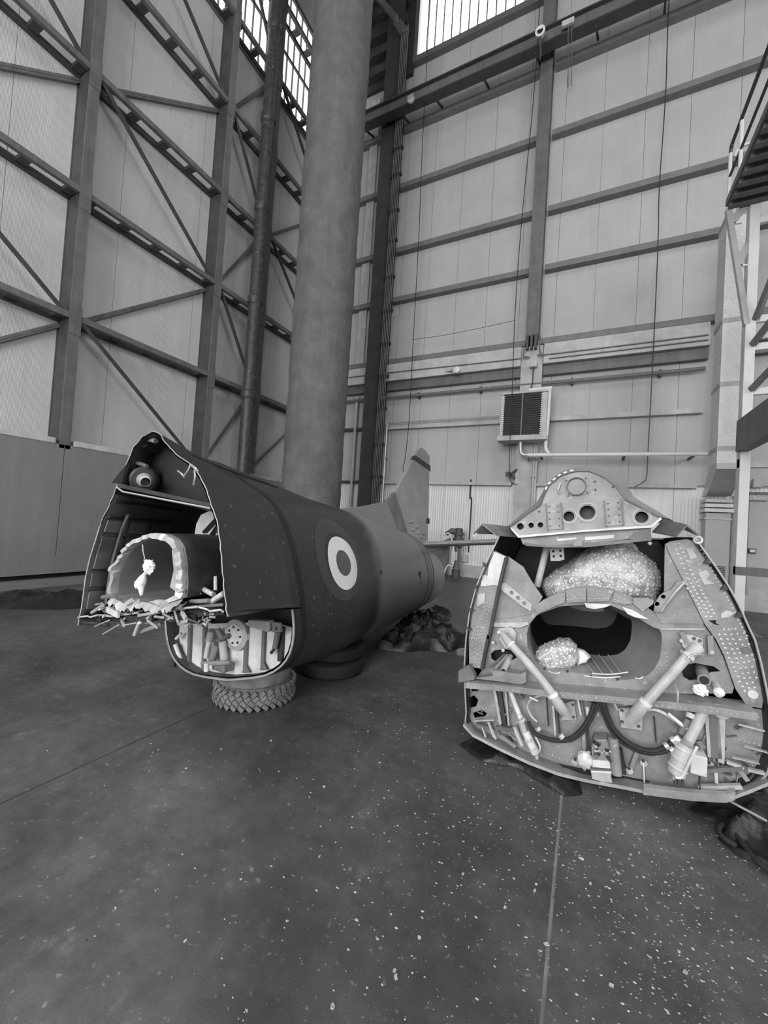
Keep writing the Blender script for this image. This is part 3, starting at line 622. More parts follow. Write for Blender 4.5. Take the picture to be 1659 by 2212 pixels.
# ================================================================== REAR FUSELAGE (left)
def lerp(a, b, t): return a + (b - a) * t
ROLLT = R(12.0); ER = Vector((math.cos(ROLLT), 0, math.sin(ROLLT))); EU = Vector((-math.sin(ROLLT), 0, math.cos(ROLLT)))
def superell(hw, top, bot, e=2.2, n=14):
    out = []
    for i in range(n):
        a = math.pi * i / (n - 1); c, s_ = math.cos(a), math.sin(a)
        out.append(((top if c > 0 else bot) * math.copysign(abs(c) ** (2 / e), c), hw * abs(s_) ** (2 / e)))
    return out
PA = [(.75, 0), (.74, .07), (.70, .13), (.63, .20), (.565, .29), (.495, .39), (.38, .50), (.15, .60), (-.12, .645), (-.34, .655), (-.54, .645), (-.70, .56), (-.80, .36), (-.835, 0)]
PB = [(.70, 0), (.69, .10), (.655, .20), (.60, .31), (.52, .42), (.40, .52), (.22, .60), (0, .645), (-.2, .655), (-.38, .65), (-.55, .61), (-.69, .50), (-.79, .30), (-.82, 0)]
KEY = [(2.15, (-2.44, 1.10), PA), (3.0, (-2.42, 1.0), PB), (4.0, (-2.44, 0.89), superell(.62, .67, .74, 2.25)), (5.0, (-2.46, 0.80), superell(.565, .63, .65, 2.2)),
       (5.8, (-2.48, 0.72), superell(.515, .60, .575, 2.1)), (6.35, (-2.48, 0.64), superell(.47, .47, .49, 2.0))]
def section(y, off=0.0):
    """closed ring of the fuselage at station y: left bottom .. top .. right bottom"""
    for i in range(len(KEY) - 1):
        if y <= KEY[i + 1][0] or i == len(KEY) - 2: break
    a, b = KEY[i], KEY[i + 1]; t = min(1, max(0, (y - a[0]) / (b[0] - a[0]))); 
    cx, cz = lerp(a[1][0], b[1][0], t), lerp(a[1][1], b[1][1], t)
    half = [(lerp(p[0], q[0], t), lerp(p[1], q[1], t)) for p, q in zip(a[2], b[2])]
    hp = smoothpath([Vector((s_, 0, t_)) for t_, s_ in half], 3)
    full = [Vector((-p.x, 0, p.z)) for p in reversed(hp)] + hp[1:]       # bottom-left ... top ... bottom-right (ends meet)
    out = []
    for p in full[:-1]:
        q = p * (1 - off / 0.62); out.append(Vector((cx, y, cz)) + ER * q.x + EU * q.z)
    return out
def resample(pts, n):
    pts = [Vector(p) for p in pts]; L_ = [0]
    for a, b in zip(pts[:-1], pts[1:]): L_.append(L_[-1] + (b - a).length)
    out = []
    for i in range(n):
        d = L_[-1] * i / (n - 1); k = 0
        while k < len(L_) - 2 and L_[k + 1] < d: k += 1
        out.append(pts[k].lerp(pts[k + 1], (d - L_[k]) / max(1e-9, L_[k + 1] - L_[k])))
    return out
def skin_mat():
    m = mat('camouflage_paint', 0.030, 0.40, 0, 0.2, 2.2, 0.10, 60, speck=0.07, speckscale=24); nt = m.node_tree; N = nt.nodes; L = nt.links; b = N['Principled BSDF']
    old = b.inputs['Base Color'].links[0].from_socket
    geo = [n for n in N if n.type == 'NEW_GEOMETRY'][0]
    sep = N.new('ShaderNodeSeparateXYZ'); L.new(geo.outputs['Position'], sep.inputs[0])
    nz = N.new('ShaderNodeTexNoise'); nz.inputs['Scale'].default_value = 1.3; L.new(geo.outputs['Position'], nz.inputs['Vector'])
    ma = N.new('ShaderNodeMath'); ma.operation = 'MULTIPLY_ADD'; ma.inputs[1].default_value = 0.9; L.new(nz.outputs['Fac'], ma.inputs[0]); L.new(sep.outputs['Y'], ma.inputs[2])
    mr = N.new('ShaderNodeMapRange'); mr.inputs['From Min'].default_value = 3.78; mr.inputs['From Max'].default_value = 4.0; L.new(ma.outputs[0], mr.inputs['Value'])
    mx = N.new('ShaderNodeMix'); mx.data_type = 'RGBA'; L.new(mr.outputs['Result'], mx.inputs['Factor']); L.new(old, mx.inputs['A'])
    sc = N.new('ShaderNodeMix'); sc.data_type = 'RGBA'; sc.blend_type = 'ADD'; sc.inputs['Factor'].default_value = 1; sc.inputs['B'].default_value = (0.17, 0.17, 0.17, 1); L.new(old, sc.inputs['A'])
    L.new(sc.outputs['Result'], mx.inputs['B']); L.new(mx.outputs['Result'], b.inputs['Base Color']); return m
M['skin'] = skin_mat()
tail = empty('aircraft_tail_section', (-2.4, 3.8, 0), 'dark torn-open rear fuselage of a jet with a roundel and tail fin', 'aircraft part')
YBELLY = 2.15
ys = [YBELLY + (5.45 - YBELLY) * i / 26 for i in range(27)]
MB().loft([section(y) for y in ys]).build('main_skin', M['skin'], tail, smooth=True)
MB().loft([section(y, 0.014) for y in ys]).build('inner_skin', 'dkgrey_in', tail, smooth=True)
yc_ = [5.47 + (6.35 - 5.47) * i / 8 for i in range(9)]
MB().loft([section(y, 0.004) for y in yc_] + [section(6.35, 0.03), section(5.9, 0.06)], True, False, True).build('tail_cone', 'skin_l', tail, smooth=True)
for y, wd, m, o_ in ((5.46, 0.05, 'grey_d', 0.012), (5.30, 0.02, 'skin_d', 0.006), (5.62, 0.018, 'skin_d', 0.003), (2.26, 0.05, 'black', 0.004)):
    MB().loft([section(y - wd / 2, 0.002), section(y - wd / 2, -o_), section(y + wd / 2, -o_), section(y + wd / 2, 0.002)]).build('frame_band', m, tail, smooth=True)
# forward torn shell
FO = [(169, 1350), (172, 1332), (176, 1317), (185, 1248), (194, 1207), (207, 1166), (219, 1126), (232, 1101), (248, 1062), (262, 1025), (276, 997), (288, 966), (307, 944), (329, 931), (345, 936), (357, 956), (386, 986), (408, 1000), (430, 1025), (445, 1057), (458, 1094), (469, 1129), (475, 1166), (480, 1213), (483, 1260), (489, 1317), (492, 1330)]
NF = 90
f0 = resample([onY(x, y, 1.5) for x, y in FO], NF)
def arc_at(y, lo=-0.40, hi=-0.36):
    ring = section(y); C = None
    for i in range(len(KEY) - 1):
        if y <= KEY[i + 1][0]: break
    a, b = KEY[i], KEY[i + 1]; t = max(0, (y - a[0]) / (b[0] - a[0])); c_ = Vector((lerp(a[1][0], b[1][0], t), y, lerp(a[1][1], b[1][1], t)))
    keep = []
    for k, p in enumerate(ring):
        tt = (p - c_).dot(EU)
        if k > 0 and tt > (lo if k < len(ring) / 2 else hi): keep.append(p)
    return keep
f1 = resample(arc_at(YBELLY + 0.001), NF)
fr_ = [[a.lerp(b, k / 8) for a, b in zip(f0, f1)] for k in range(9)]
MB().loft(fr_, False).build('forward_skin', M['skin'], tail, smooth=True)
def inset(r_, d):
    c_ = sum(r_, Vector()) / len(r_); return [p + (Vector((c_.x, p.y, c_.z)) - p).normalized() * d for p in r_]
lin = [inset(r_, 0.012) for r_ in fr_]; kq = int(NF * .34)
MB().loft([r_[:kq + 1] for r_ in lin], False).build('inner_lining', 'grey_d', tail, smooth=True)
MB().loft([r_[kq:] for r_ in lin], False).build('inner_lining', 'dk_in', tail, smooth=True)  # upper lining darker than the left, the bay's shade put into its colour
MB().tube([p + Vector((0, random.uniform(-.004, .004), 0)) for p in f0[22:]], 0.0032, 5).build('torn_edge', 'galv', tail)
MB().tube([p for p in f0[:23]], 0.0045, 5).build('torn_edge', 'galv', tail)
# dorsal ridge plates along the spine
def ptop(y):
    r_ = section(y); return max(r_, key=lambda p: p.dot(EU))
MB().tube([f0[int(NF * .47)] + Vector((0, 0.04, 0.01)), fr_[4][int(NF * .47)] + Vector((0, 0, .012)), ptop(2.2) + EU * .012, ptop(2.9) + EU * .012, ptop(3.6) + EU * .01, ptop(3.9)], [.03, .05, .05, .05, .035, .01], 10).build('dorsal_ridge', M['skin'], tail, smooth=True)
MB().tube([fr_[3][int(NF * .57)] + Vector((0, 0, .002)), fr_[7][int(NF * .55)] + Vector((0, 0, .004)), ptop(2.75) + ER * .12 - EU * .01], 0.006, 5).build('ridge_seam', 'black', tail)
# flange lip under the right skin
lw = [f0[-1], fr_[4][-1], f1[-1]] + [onX(680, 1353, -1.80), onX(690, 1354, -1.84)]
MB().tube(lw, 0.009, 5).build('lower_edge', 'dkgrey_in', tail)

# interior: dark upper bay, partition, left frames
def PT(x, y, Y): return onY(x, y, Y)
up = [PT(*q, 1.62) for q in [(250, 1052), (266, 1010), (290, 968), (315, 946), (340, 945), (356, 968), (392, 1000), (428, 1040), (446, 1092)]]
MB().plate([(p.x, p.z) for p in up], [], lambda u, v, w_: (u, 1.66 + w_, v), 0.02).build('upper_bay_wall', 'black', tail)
MB().add([PT(245, 1044, 1.5), PT(252, 1052, 1.5), PT(458, 1096, 1.56), PT(462, 1108, 2.1), PT(330, 1085, 2.1), PT(252, 1046, 1.5) + Vector((0, 0, .01)), PT(458, 1092, 1.56) + Vector((0, 0, .01)), PT(462, 1104, 2.1) + Vector((0, 0, .01)), PT(330, 1081, 2.1) + Vector((0, 0, .01))],
         [(1, 2, 3, 4), (5, 8, 7, 6), (1, 5, 6, 2), (2, 6, 7, 3), (3, 7, 8, 4), (4, 8, 5, 1)]).build('partition', 'dk_in', tail)
MB().tube([PT(252, 1052, 1.5), PT(265, 1062, 1.5), PT(360, 1080, 1.52), PT(455, 1098, 1.56)], 0.006, 5).build('partition_edge', 'galv', tail)
fl_ = [PT(276, 999, 1.47), PT(241, 1043, 1.42), PT(262, 1046, 1.46), PT(300, 1040, 1.6)]
MB().add(fl_ + [p + Vector((0, .012, 0)) for p in fl_], [(0, 1, 2, 3), (7, 6, 5, 4), (0, 4, 5, 1), (1, 5, 6, 2), (2, 6, 7, 3), (3, 7, 4, 0)]).build('bent_flap', 'black', tail)
# lamp-like fitting with a pale nozzle
c = PT(312, 1036, 1.58); ax = (PT(318, 1049, 1.42) - c).normalized()
ft = MB().tube([c + ax * .01, c + ax * .025, c + ax * .03, c + ax * .035], [.085, .085, .08, .07], 24).build('fitting_dome', 'black', tail, smooth=True)
MB().tube([c + ax * .03, c + ax * .045], .062, 20).build('bolted_ring', 'dk_in', ft, smooth=True)
MB().tube([c + ax * .045, c + ax * .10, c + ax * .102], [.046, .032, .027], 18).build('cone', 'alu', ft, smooth=True)
MB().tube([c + ax * .10, c + ax * .155], .027, 18, False).build('nozzle', 'alu', ft, smooth=True)
MB().tube([c + ax * .12, c + ax * .121], .025, 14).build('nozzle_plug', 'black', ft)
arcp = [PT(x, y, 1.55) for x, y in ((303, 968), (306, 957), (316, 950), (328, 950), (337, 953))]
MB().tube(smoothpath(arcp, 5), .016, 8).build('bright_bracket', 'galv', tail, smooth=True)
arcp = [PT(x, y, 1.56) for x, y in ((272, 1028), (280, 1012), (292, 1001), (306, 1003), (318, 1008))]
MB().tube(smoothpath(arcp, 5), .013, 8).build('bright_bracket', 'grey_d', tail, smooth=True)
for a_, b_ in (((396, 1030), (412, 1002)), ((412, 1003), (428, 1018)), ((384, 1017), (398, 1031)), ((420, 1015), (418, 1048))):
    MB().tube(smoothpath([PT(*a_, 1.5), PT((a_[0] + b_[0]) / 2 + 2, (a_[1] + b_[1]) / 2, 1.49), PT(*b_, 1.5)], 4), .005, 5).build('frayed_wire', 'galv', tail)
# stringers and one upright frame on the left wall
def leftwall(fr, k):   # fraction round the shell, step back
    i = int(fr * (NF - 1)); kk = min(7, int(k)); p = fr_[kk][i].lerp(fr_[kk + 1][i], k - kk); c_ = Vector((-2.35, p.y, 1.2)); return p + (c_ - p).normalized() * .03
for frn in (0.03, 0.085, 0.135, 0.185, 0.235, 0.285, 0.33):
    MB().beam(leftwall(frn, 0.2) - Vector((.012, 0, 0)), leftwall(frn, 7.9) - Vector((.012, 0, 0)), 0.012, 0.014, (1, 0, 0)).build('stringer', 'dk_in', tail)
for k0 in (0.3, 2.6, 5.2):
    for fa, fb in ((.035, .08), (.09, .13), (.14, .18), (.19, .23), (.24, .28)):
        A_, B_, C_, D_ = leftwall(fa, k0), leftwall(fb, k0), leftwall(fb, k0 + 1.9), leftwall(fa, k0 + 1.9)
        q_ = [p + Vector((.0, 0, 0)) for p in (A_, B_, C_, D_)]; q2 = [p - Vector((.012, 0, 0)) for p in q_]
        MB().add(q_ + q2, [(0, 1, 2, 3), (7, 6, 5, 4), (0, 4, 5, 1), (1, 5, 6, 2), (2, 6, 7, 3), (3, 7, 4, 0)]).build('lining_panel', 'grey_d' if (k0 + fa * 20) % 2 < 1 else 'base_l', tail)
MB().tube([leftwall(f_, 1.6) + Vector((.03, 0, 0)) for f_ in (.30, .25, .2, .15, .1, .05)], .012, 6).build('frame_rib', 'grey_d', tail, smooth=True)
# rear wall of the bay: pale torn sheet and dark bulkhead
rb_ = section(2.35, 0.03); MB().plate([(p.x, p.z) for p in rb_], [], lambda u, v, w_: (u, 2.6 + w_, v), 0.02).build('bay_bulkhead', 'dk_in', tail)
pp = [PT(*q, 2.0) for q in [(424, 1132), (434, 1112), (452, 1104), (474, 1098), (480, 1165), (455, 1158), (440, 1160), (420, 1157)]]
MB().plate([(p.x, p.z) for p in pp], [], lambda u, v, w_: (u, 2.0 + w_, v), 0.008).build('torn_pale_sheet', 'alu_p', tail)
for a_, b_ in (((440, 1150), (472, 1115)), ((455, 1157), (474, 1130))):
    MB().tube([PT(*a_, 1.98), PT(*b_, 1.97)], .012, 6).build('dark_strap', 'black', tail)

# intake duct: rounded tunnel, broken rim
DO = [(240, 1292), (238, 1272), (243, 1240), (254, 1210), (270, 1186), (295, 1166), (318, 1156), (340, 1151), (362, 1154), (380, 1164), (391, 1180), (397, 1212), (399, 1262), (396, 1292), (370, 1302), (320, 1306), (270, 1302)]
d0_ = resample([PT(*q, 1.55) for q in DO + DO[:1]], 73)[:-1]
cd_ = sum(d0_, Vector()) / len(d0_)
def dring(y, sc, sh=(0, 0)): return [Vector((cd_.x + (p.x - cd_.x) * sc + sh[0], y, cd_.z + (p.z - cd_.z) * sc + sh[1])) for p in d0_]
dct = MB().loft([dring(1.56, 1.0), dring(1.9, 1.0, (-.02, -.01)), dring(2.4, 1.0, (-.05, -.03)), dring(2.58, 1.0, (-.06, -.03))]).build('intake_duct', 'dkgrey_in', tail, smooth=True)
MB().loft([dring(1.57, .90), dring(1.9, .90, (-.02, 0)), dring(2.4, .88, (-.05, .0)), dring(2.58, .86, (-.06, .0))], True, False, True).build('duct_lining', 'duct', dct, smooth=True)
n_ = len(d0_); ro, ri, rb1 = [], [], []
for j, p in enumerate(d0_):
    jag = .030 * noise.noise(p * 14) + .018 * noise.noise(p * 37) + random.uniform(-.004, .004); q = Vector((cd_.x, p.y, cd_.z))
    ro.append(p.lerp(q, .0 + .3 * max(0, jag)) + Vector((0, -.02 + jag, 0))); ri.append(p.lerp(q, .12 + 2.2 * jag) + Vector((0, -.025 + jag * .6, 0))); rb1.append(p.lerp(q, .1) + Vector((0, .03, 0)))
MB().loft([dring(1.575, 1.0), ro, ri, rb1]).build('broken_rim', 'alu', dct)
MB().plate([(PT(*q, 1.58).x, PT(*q, 1.58).z) for q in [(388, 1188), (398, 1185), (402, 1268), (414, 1272), (400, 1278), (384, 1266), (392, 1230)]], [], lambda u, v, w_: (u, 1.53 + w_, v), .012).build('rim_tab', 'alu', dct)
# hanging rag
rg = empty('hanging_rag', PT(312, 1285, 1.5), 'white knotted rag hanging on a string in the broken intake duct', 'rag')
Yr = 1.5
MB().tube(smoothpath([PT(308, 1176, Yr), PT(309, 1192, Yr), PT(312, 1204, Yr), PT(311, 1214, Yr)], 4), .003, 5).build('string', 'galv', rg)
MB().blob(PT(322, 1225, Yr), .036, .030, .040, 20, 14, .45, 3.2, 3).build('top_knot', 'bag', rg, smooth=False)
MB().tube([PT(317, 1236, Yr), PT(312, 1241, Yr)], .012, 8).build('neck', 'bag', rg, smooth=True)
MB().tube(smoothpath([PT(312, 1241, Yr), PT(307, 1252, Yr), PT(304, 1262, Yr), PT(305, 1275, Yr), PT(305, 1286, Yr)], 4), [.010, .016, .022, .026, .028, .027, .024, .019, .015, .012, .010, .007], 12).build('tail_cloth', 'bag', rg, smooth=True)
MB().blob(PT(297, 1262, Yr), .020, .018, .026, 14, 10, .3, 2.5, 8).build('fold', 'bag', rg, smooth=True)

# torn floor of the bay, clutter along the broken edge
fl0 = [(172, 1333), (235, 1330), (300, 1326), (360, 1322), (420, 1312), (486, 1322)]
fp = resample([PT(*q, 1.5) for q in fl0], 30); fb_ = [p + Vector((0, .66, -.08)) for p in fp]
fpj = [p + Vector((0, random.uniform(-.02, .02), random.uniform(-.006, .006))) for p in fp]
MB().loft([fpj, fb_, [p - Vector((0, 0, .012)) for p in fb_], [p - Vector((0, 0, .012)) for p in fpj]], False).build('bay_floor', 'dk_in', tail)
MB().tube(fpj, .006, 5).build('floor_edge', 'alu', tail)
fl1 = [(242, 1290), (262, 1300), (275, 1310), (300, 1300), (320, 1302), (345, 1312), (372, 1306), (393, 1298)]
tp = resample([PT(*q, 1.48) for q in fl1], 40); up_ = resample([PT(*q, 1.62) for q in [(240, 1286), (300, 1292), (345, 1296), (398, 1290)]], 40)
dn_ = [p + Vector((random.uniform(-.004, .004), -.03, -.03 + random.uniform(-.02, .015))) for p in tp]
MB().loft([up_, tp, dn_], False).build('torn_lip', 'alu', tail)
def clutter(kind, a_, b_, Y, r_, m='grey_d'):
    A_, B_ = PT(*a_, Y), PT(*b_, Y - .03)
    if kind == 't': MB().tube([A_, B_], r_ * .62, 9).build('pipe_stub', m, tail, smooth=True)
    else: MB().beam(A_, B_, r_ * .5, r_ * 1.2).build('torn_bracket', m, tail)
for args in (('t', (222, 1290), (254, 1286), 1.5, .022, 'grey_d'), ('t', (199, 1323), (222, 1308), 1.5, .018, 'alu'), ('b', (232, 1316), (256, 1328), 1.5, .03, 'alu_p'), ('b', (250, 1300), (250, 1325), 1.52, .04, 'grey'),
             ('b', (256, 1318), (285, 1296), 1.5, .02, 'alu'), ('b', (275, 1318), (300, 1298), 1.5, .016, 'alu'), ('t', (300, 1330), (345, 1322), 1.5, .014, 'grey_l'), ('b', (345, 1318), (392, 1310), 1.5, .02, 'grey_d'),
             ('t', (205, 1353), (236, 1340), 1.5, .008, 'alu'), ('t', (222, 1370), (256, 1350), 1.47, .007, 'alu'), ('t', (262, 1352), (292, 1346), 1.47, .007, 'alu'), ('t', (290, 1372), (300, 1345), 1.48, .014, 'alu_p'),
             ('b', (300, 1366), (345, 1350), 1.5, .016, 'grey'), ('b', (318, 1340), (340, 1356), 1.47, .012, 'alu'), ('b', (376, 1318), (384, 1345), 1.48, .012, 'alu'), ('b', (384, 1344), (404, 1342), 1.48, .012, 'alu'), ('b', (392, 1322), (402, 1338), 1.5, .022, 'grey_l'),
             ('t', (435, 1270), (462, 1285), 1.7, .025, 'alu_p'), ('t', (466, 1246), (466, 1276), 1.75, .02, 'alu_p'), ('b', (428, 1248), (432, 1285), 1.7, .018, 'alu_p'), ('t', (412, 1300), (452, 1298), 1.6, .022, 'grey'), ('t', (458, 1300), (484, 1282), 1.6, .028, 'alu_p'),
             ('b', (400, 1312), (482, 1306), 1.55, .012, 'grey_d'), ('b', (405, 1330), (486, 1322), 1.55, .02, 'dk_in'), ('t', (180, 1344), (235, 1350), 1.52, .02, 'dk_in'), ('b', (246, 1336), (330, 1338), 1.53, .03, 'dk_in'), ('b', (330, 1332), (420, 1336), 1.55, .035, 'dk_in'),
             ('t', (335, 1332), (352, 1334), 1.49, .012, 'alu'), ('t', (352, 1326), (372, 1336), 1.49, .01, 'alu'), ('b', (262, 1340), (268, 1352), 1.49, .016, 'alu')):
    clutter(*args)
for _ in range(90):
    x = random.uniform(190, 480); y = 1318 + random.uniform(-14, 26) + (10 if x > 400 else 0)
    A_ = PT(x, y, 1.5 + random.uniform(0, .08)); B_ = A_ + Vector((random.uniform(-.05, .05), random.uniform(-.04, .04), random.uniform(-.03, .03)))
    if random.random() < .5: MB().tube(smoothpath([A_, (A_ + B_) / 2 + Vector((0, -.02, random.uniform(-.03, .02))), B_], 3), random.uniform(.002, .0055), 5).build('loose_pipe', random.choice(['alu', 'grey_l', 'grey_d', 'alu_p']), tail)
    else: MB().beam(A_, B_, random.uniform(.003, .007), random.uniform(.006, .02)).build('torn_bracket', random.choice(['alu', 'grey', 'grey_d', 'dk_in', 'dk_in', 'alu_p']), tail)

# belly bay: pale bulkhead with stiffeners
BO = [(362, 1345), (364, 1385), (380, 1418), (404, 1441), (442, 1457), (505, 1457), (567, 1454), (608, 1435), (627, 1401), (637, 1358), (600, 1346), (520, 1345), (440, 1348)]
YBB = 2.24
MB().plate([(onY(*q, YBB).x, onY(*q, YBB).z) for q in BO], [], lambda u, v, w_: (u, YBB + w_, v), .015).build('belly_bulkhead', 'alu_p', tail)
bl = section(2.15); low = [p for p in bl if (p - Vector((-2.44, 2.15, 1.10))).dot(EU) < -.30]
low = sorted([p for p in low], key=lambda p: math.atan2((p - Vector((-2.44, 2.15, 1.10))).dot(EU), (p - Vector((-2.44, 2.15, 1.10))).dot(ER)) % (2 * math.pi))
MB().tube(low, .008, 5).build('belly_rim', 'galv', tail)
for x0, y0, y1, w_, m in ((379, 1352, 1440, .035, 'dk_in'), (412, 1350, 1450, .03, 'grey_d'), (444, 1350, 1452, .03, 'grey_d'), (534, 1352, 1452, .028, 'grey_d'), (572, 1354, 1446, .028, 'grey_d'), (610, 1354, 1428, .04, 'dk_in')):
    MB().beam(onY(x0 + (3 if x0 < 400 else 0), y0, YBB - .012), onY(x0 - 4, y1, YBB - .012), .025, w_, (1, 0, 0)).build('stiffener', m, tail)
    if w_ < .031: MB().add([onY(x0 - 12, y1 + 1, YBB - .03), onY(x0 + 6, y1 + 1, YBB - .03), onY(x0 - 3, y1 - 16, YBB - .03), onY(x0 - 12, y1 + 1, YBB - .01), onY(x0 + 6, y1 + 1, YBB - .01), onY(x0 - 3, y1 - 16, YBB - .01)], [(0, 1, 2), (5, 4, 3), (0, 3, 4, 1), (1, 4, 5, 2), (2, 5, 3, 0)]).build('foot_gusset', 'grey_d', tail)
for a_, b_, r_, m in (((458, 1362), (452, 1385), .03, 'grey_l'), ((470, 1360), (480, 1378), .025, 'grey_d'), ((452, 1385), (446, 1420), .022, 'alu_p'), ((480, 1385), (484, 1425), .028, 'grey_l'), ((494, 1372), (470, 1385), .016, 'grey_d'), ((470, 1392), (458, 1425), .03, 'grey'), ((600, 1365), (594, 1400), .02, 'grey_d'), ((594, 1400), (586, 1410), .012, 'dk_in'), ((378, 1392), (390, 1424), .016, 'alu_p'), ((380, 1380), (392, 1368), .012, 'alu_p')):
    MB().tube([onY(*a_, YBB - .06), onY(*b_, YBB - .05)], r_, 10).build('hydraulic_stub', m, tail, smooth=True)
wc = onY(508, 1372, YBB - .03)
MB().tube([wc, wc + Vector((0, .025, 0))], .115, 26).build('pulley_disc', 'grey_l', tail, smooth=True)
MB().tube([wc + Vector((0, -.006, 0)), wc + Vector((0, .0, 0))], .08, 24).build('pulley_face', 'alu_p', tail, smooth=True)
for k in range(7):
    a = k * .9; MB().tube([wc + Vector((.06 * math.cos(a), -.012, .06 * math.sin(a))), wc + Vector((.06 * math.cos(a), -.005, .06 * math.sin(a)))], .009, 8).build('pulley_bolt', 'dk_in', tail)
bxp = onY(462, 1452, YBB - .12)
MB().box(bxp.x - .05, bxp.x + .08, YBB - .10, YBB, bxp.z - .0, bxp.z + .06).build('valve_block', 'grey_d', tail, bevel=.01)
MB().tube([onY(446, 1432, YBB - .15), onY(446, 1450, YBB - .15)], .018, 8).build('valve_stem', 'alu_p', tail, smooth=True)
MB().tube([onY(436, 1433, YBB - .14), onY(497, 1431, YBB - .10)], .016, 8).build('valve_pipe', 'grey', tail, smooth=True)
bk = [(540, 1338), (584, 1341), (584, 1365), (540, 1352)]
MB().plate([(onY(*q, 2.1).x, onY(*q, 2.1).z) for q in bk], [], lambda u, v, w_: (u, 2.08 + w_, v), .06).build('grey_fairlead', 'grey', tail, bevel=.006)
bk = [(586, 1343), (604, 1346), (606, 1366), (588, 1366)]
MB().plate([(onY(*q, 2.1).x, onY(*q, 2.1).z) for q in bk], [circ(onY(597, 1358, 2.1).x, onY(597, 1358, 2.1).z, .012, 10)], lambda u, v, w_: (u, 2.1 + w_, v), .02).build('lug', 'grey_d', tail)

# roundel laid on the right flank
def skinX(y, z):
    ring = section(y); best = None
    for a_, b_ in zip(ring, ring[1:] + ring[:1]):
        if (a_.z - z) * (b_.z - z) <= 0 and abs(a_.z - b_.z) > 1e-9:
            x = a_.x + (b_.x - a_.x) * (z - a_.z) / (b_.z - a_.z)
            if best is None or x > best: best = x
    return best
def flank_disc(name, y0, z0, r0, r1, off, m, n=48, k=4):
    mb = MB(); rings = []
    for i in range(k + 1):
        rr = lerp(max(r0, .0005), r1, i / k)
        rings.append([Vector((skinX(y0 + rr * math.cos(a), z0 + rr * math.sin(a)) + off, y0 + rr * math.cos(a), z0 + rr * math.sin(a))) for a in [2 * math.pi * j / n for j in range(n)]])
    mb.loft(rings); return mb.build(name, m, tail, smooth=True)
rc_ = None
for it in range(6):      # centre where the sight line of the photograph meets the skin
    X_ = -1.78 if rc_ is None else skinX(rc_.y, rc_.z); rc_ = onX(742, 1216, X_)
RY, RZ = rc_.y, rc_.z
flank_disc('roundel_faded_ring', RY - .03, RZ + .03, .215, .33, .0022, 'roundel_o')
flank_disc('roundel_pale_ring', RY, RZ, .105, .215, .0035, 'roundel_w')
flank_disc('roundel_centre', RY, RZ, 0, .105, .0035, 'roundel_c')
hq = onX(823, 1236, -1.80); hq = onX(823, 1236, skinX(hq.y, hq.z)); flank_disc('vent_hole', hq.y, hq.z, 0, .022, .003, 'black', 16, 2)
hq = onX(907, 1244, -1.93); hq = onX(907, 1244, skinX(hq.y, hq.z))
MB().box(hq.x - .03, hq.x + .012, hq.y - .10, hq.y + .02, hq.z - .05, hq.z + .06).build('open_latch', 'dk_in', tail, bevel=.01)
MB().box(hq.x - .01, hq.x + .02, hq.y - .05, hq.y + .05, hq.z - .085, hq.z - .065).build('latch_flap', 'grey_d', tail)

# fin, dorsal fillet and tailplane
FN = Vector((1, 0, math.tan(ROLLT))).normalized(); FP = Vector((-2.46, 0, .66))
def onFin(px, py): d = ray(px, py); return CO + d * ((FP - CO).dot(FN) / d.dot(FN))
def finplate(name, pts, th, m, off=0.0, bevel=0.0):
    P3 = [onFin(*q) for q in pts]; mb = MB(); k = len(P3)
    mb.plate([(p.y, p.z) for p in P3], [], lambda u, v, w_: Vector((FP.x - (v - FP.z) * math.tan(ROLLT), u, v)) + FN * (w_ - th / 2 + off), th)
    return mb.build(name, m, tail, bevel=bevel)
finplate('dorsal_fillet', [(712, 1101), (780, 1094), (833, 1083), (862, 1158), (800, 1160), (740, 1125)], .05, M['skin'], 0, .012)
finplate('fin_seam', [(833, 1083), (850, 1063), (882, 1165), (862, 1162)], .062, 'grey_d', 0, .008)
finplate('fin', [(850, 1063), (900, 974), (904, 968), (909, 967), (916, 973), (926, 987), (922, 1168), (882, 1178)], .055, 'skin_l', 0, .012)
finplate('fin_tip_band', [(894, 984), (927, 1007), (927, 1019), (889, 993)], .06, 'dk_in')
finplate('rudder_hinge', [(919, 1120), (924, 1120), (924, 1132), (917, 1130)], .075, 'black')
for q in ((884, 1128), (896, 1139), (889, 1145), (901, 1152), (911, 1153), (906, 1161)):
    p = onFin(*q) + FN * .03; MB().blob(p, .035, .07, .022, 12, 8, 0, 1, 0).build('vent_scoop', 'skin_l', tail, smooth=True)
r0_ = onY(897, 1177, 5.62); r1_ = onY(1064, 1171, 6.02); dv = (r1_ - r0_); tip = r0_ + dv * 1.55
mb = MB(); ch = [(0.0, 0.0), (.06, .026), (.25, .044), (.6, .034), (1.0, .004)]; rings = []
for P0_, cl in ((r0_ - dv * .15, .82), (r0_ + dv * .5, .68), (tip, .46)):
    rings.append([P0_ + Vector((0, cl * c_, h_)) for c_, h_ in ch] + [P0_ + Vector((0, cl * c_, -h_)) for c_, h_ in reversed(ch[1:])])
mb.loft(rings, True, True, True).build('tailplane', 'skin_l', tail, smooth=True)
MB().tube([r0_ + Vector((-.02, .1, -.05)), r0_ + Vector((.12, .35, -.07)), r0_ + dv * .3 + Vector((0, .5, -.04))], [.05, .06, .02], 10).build('root_fairing', 'skin_l', tail, smooth=True)

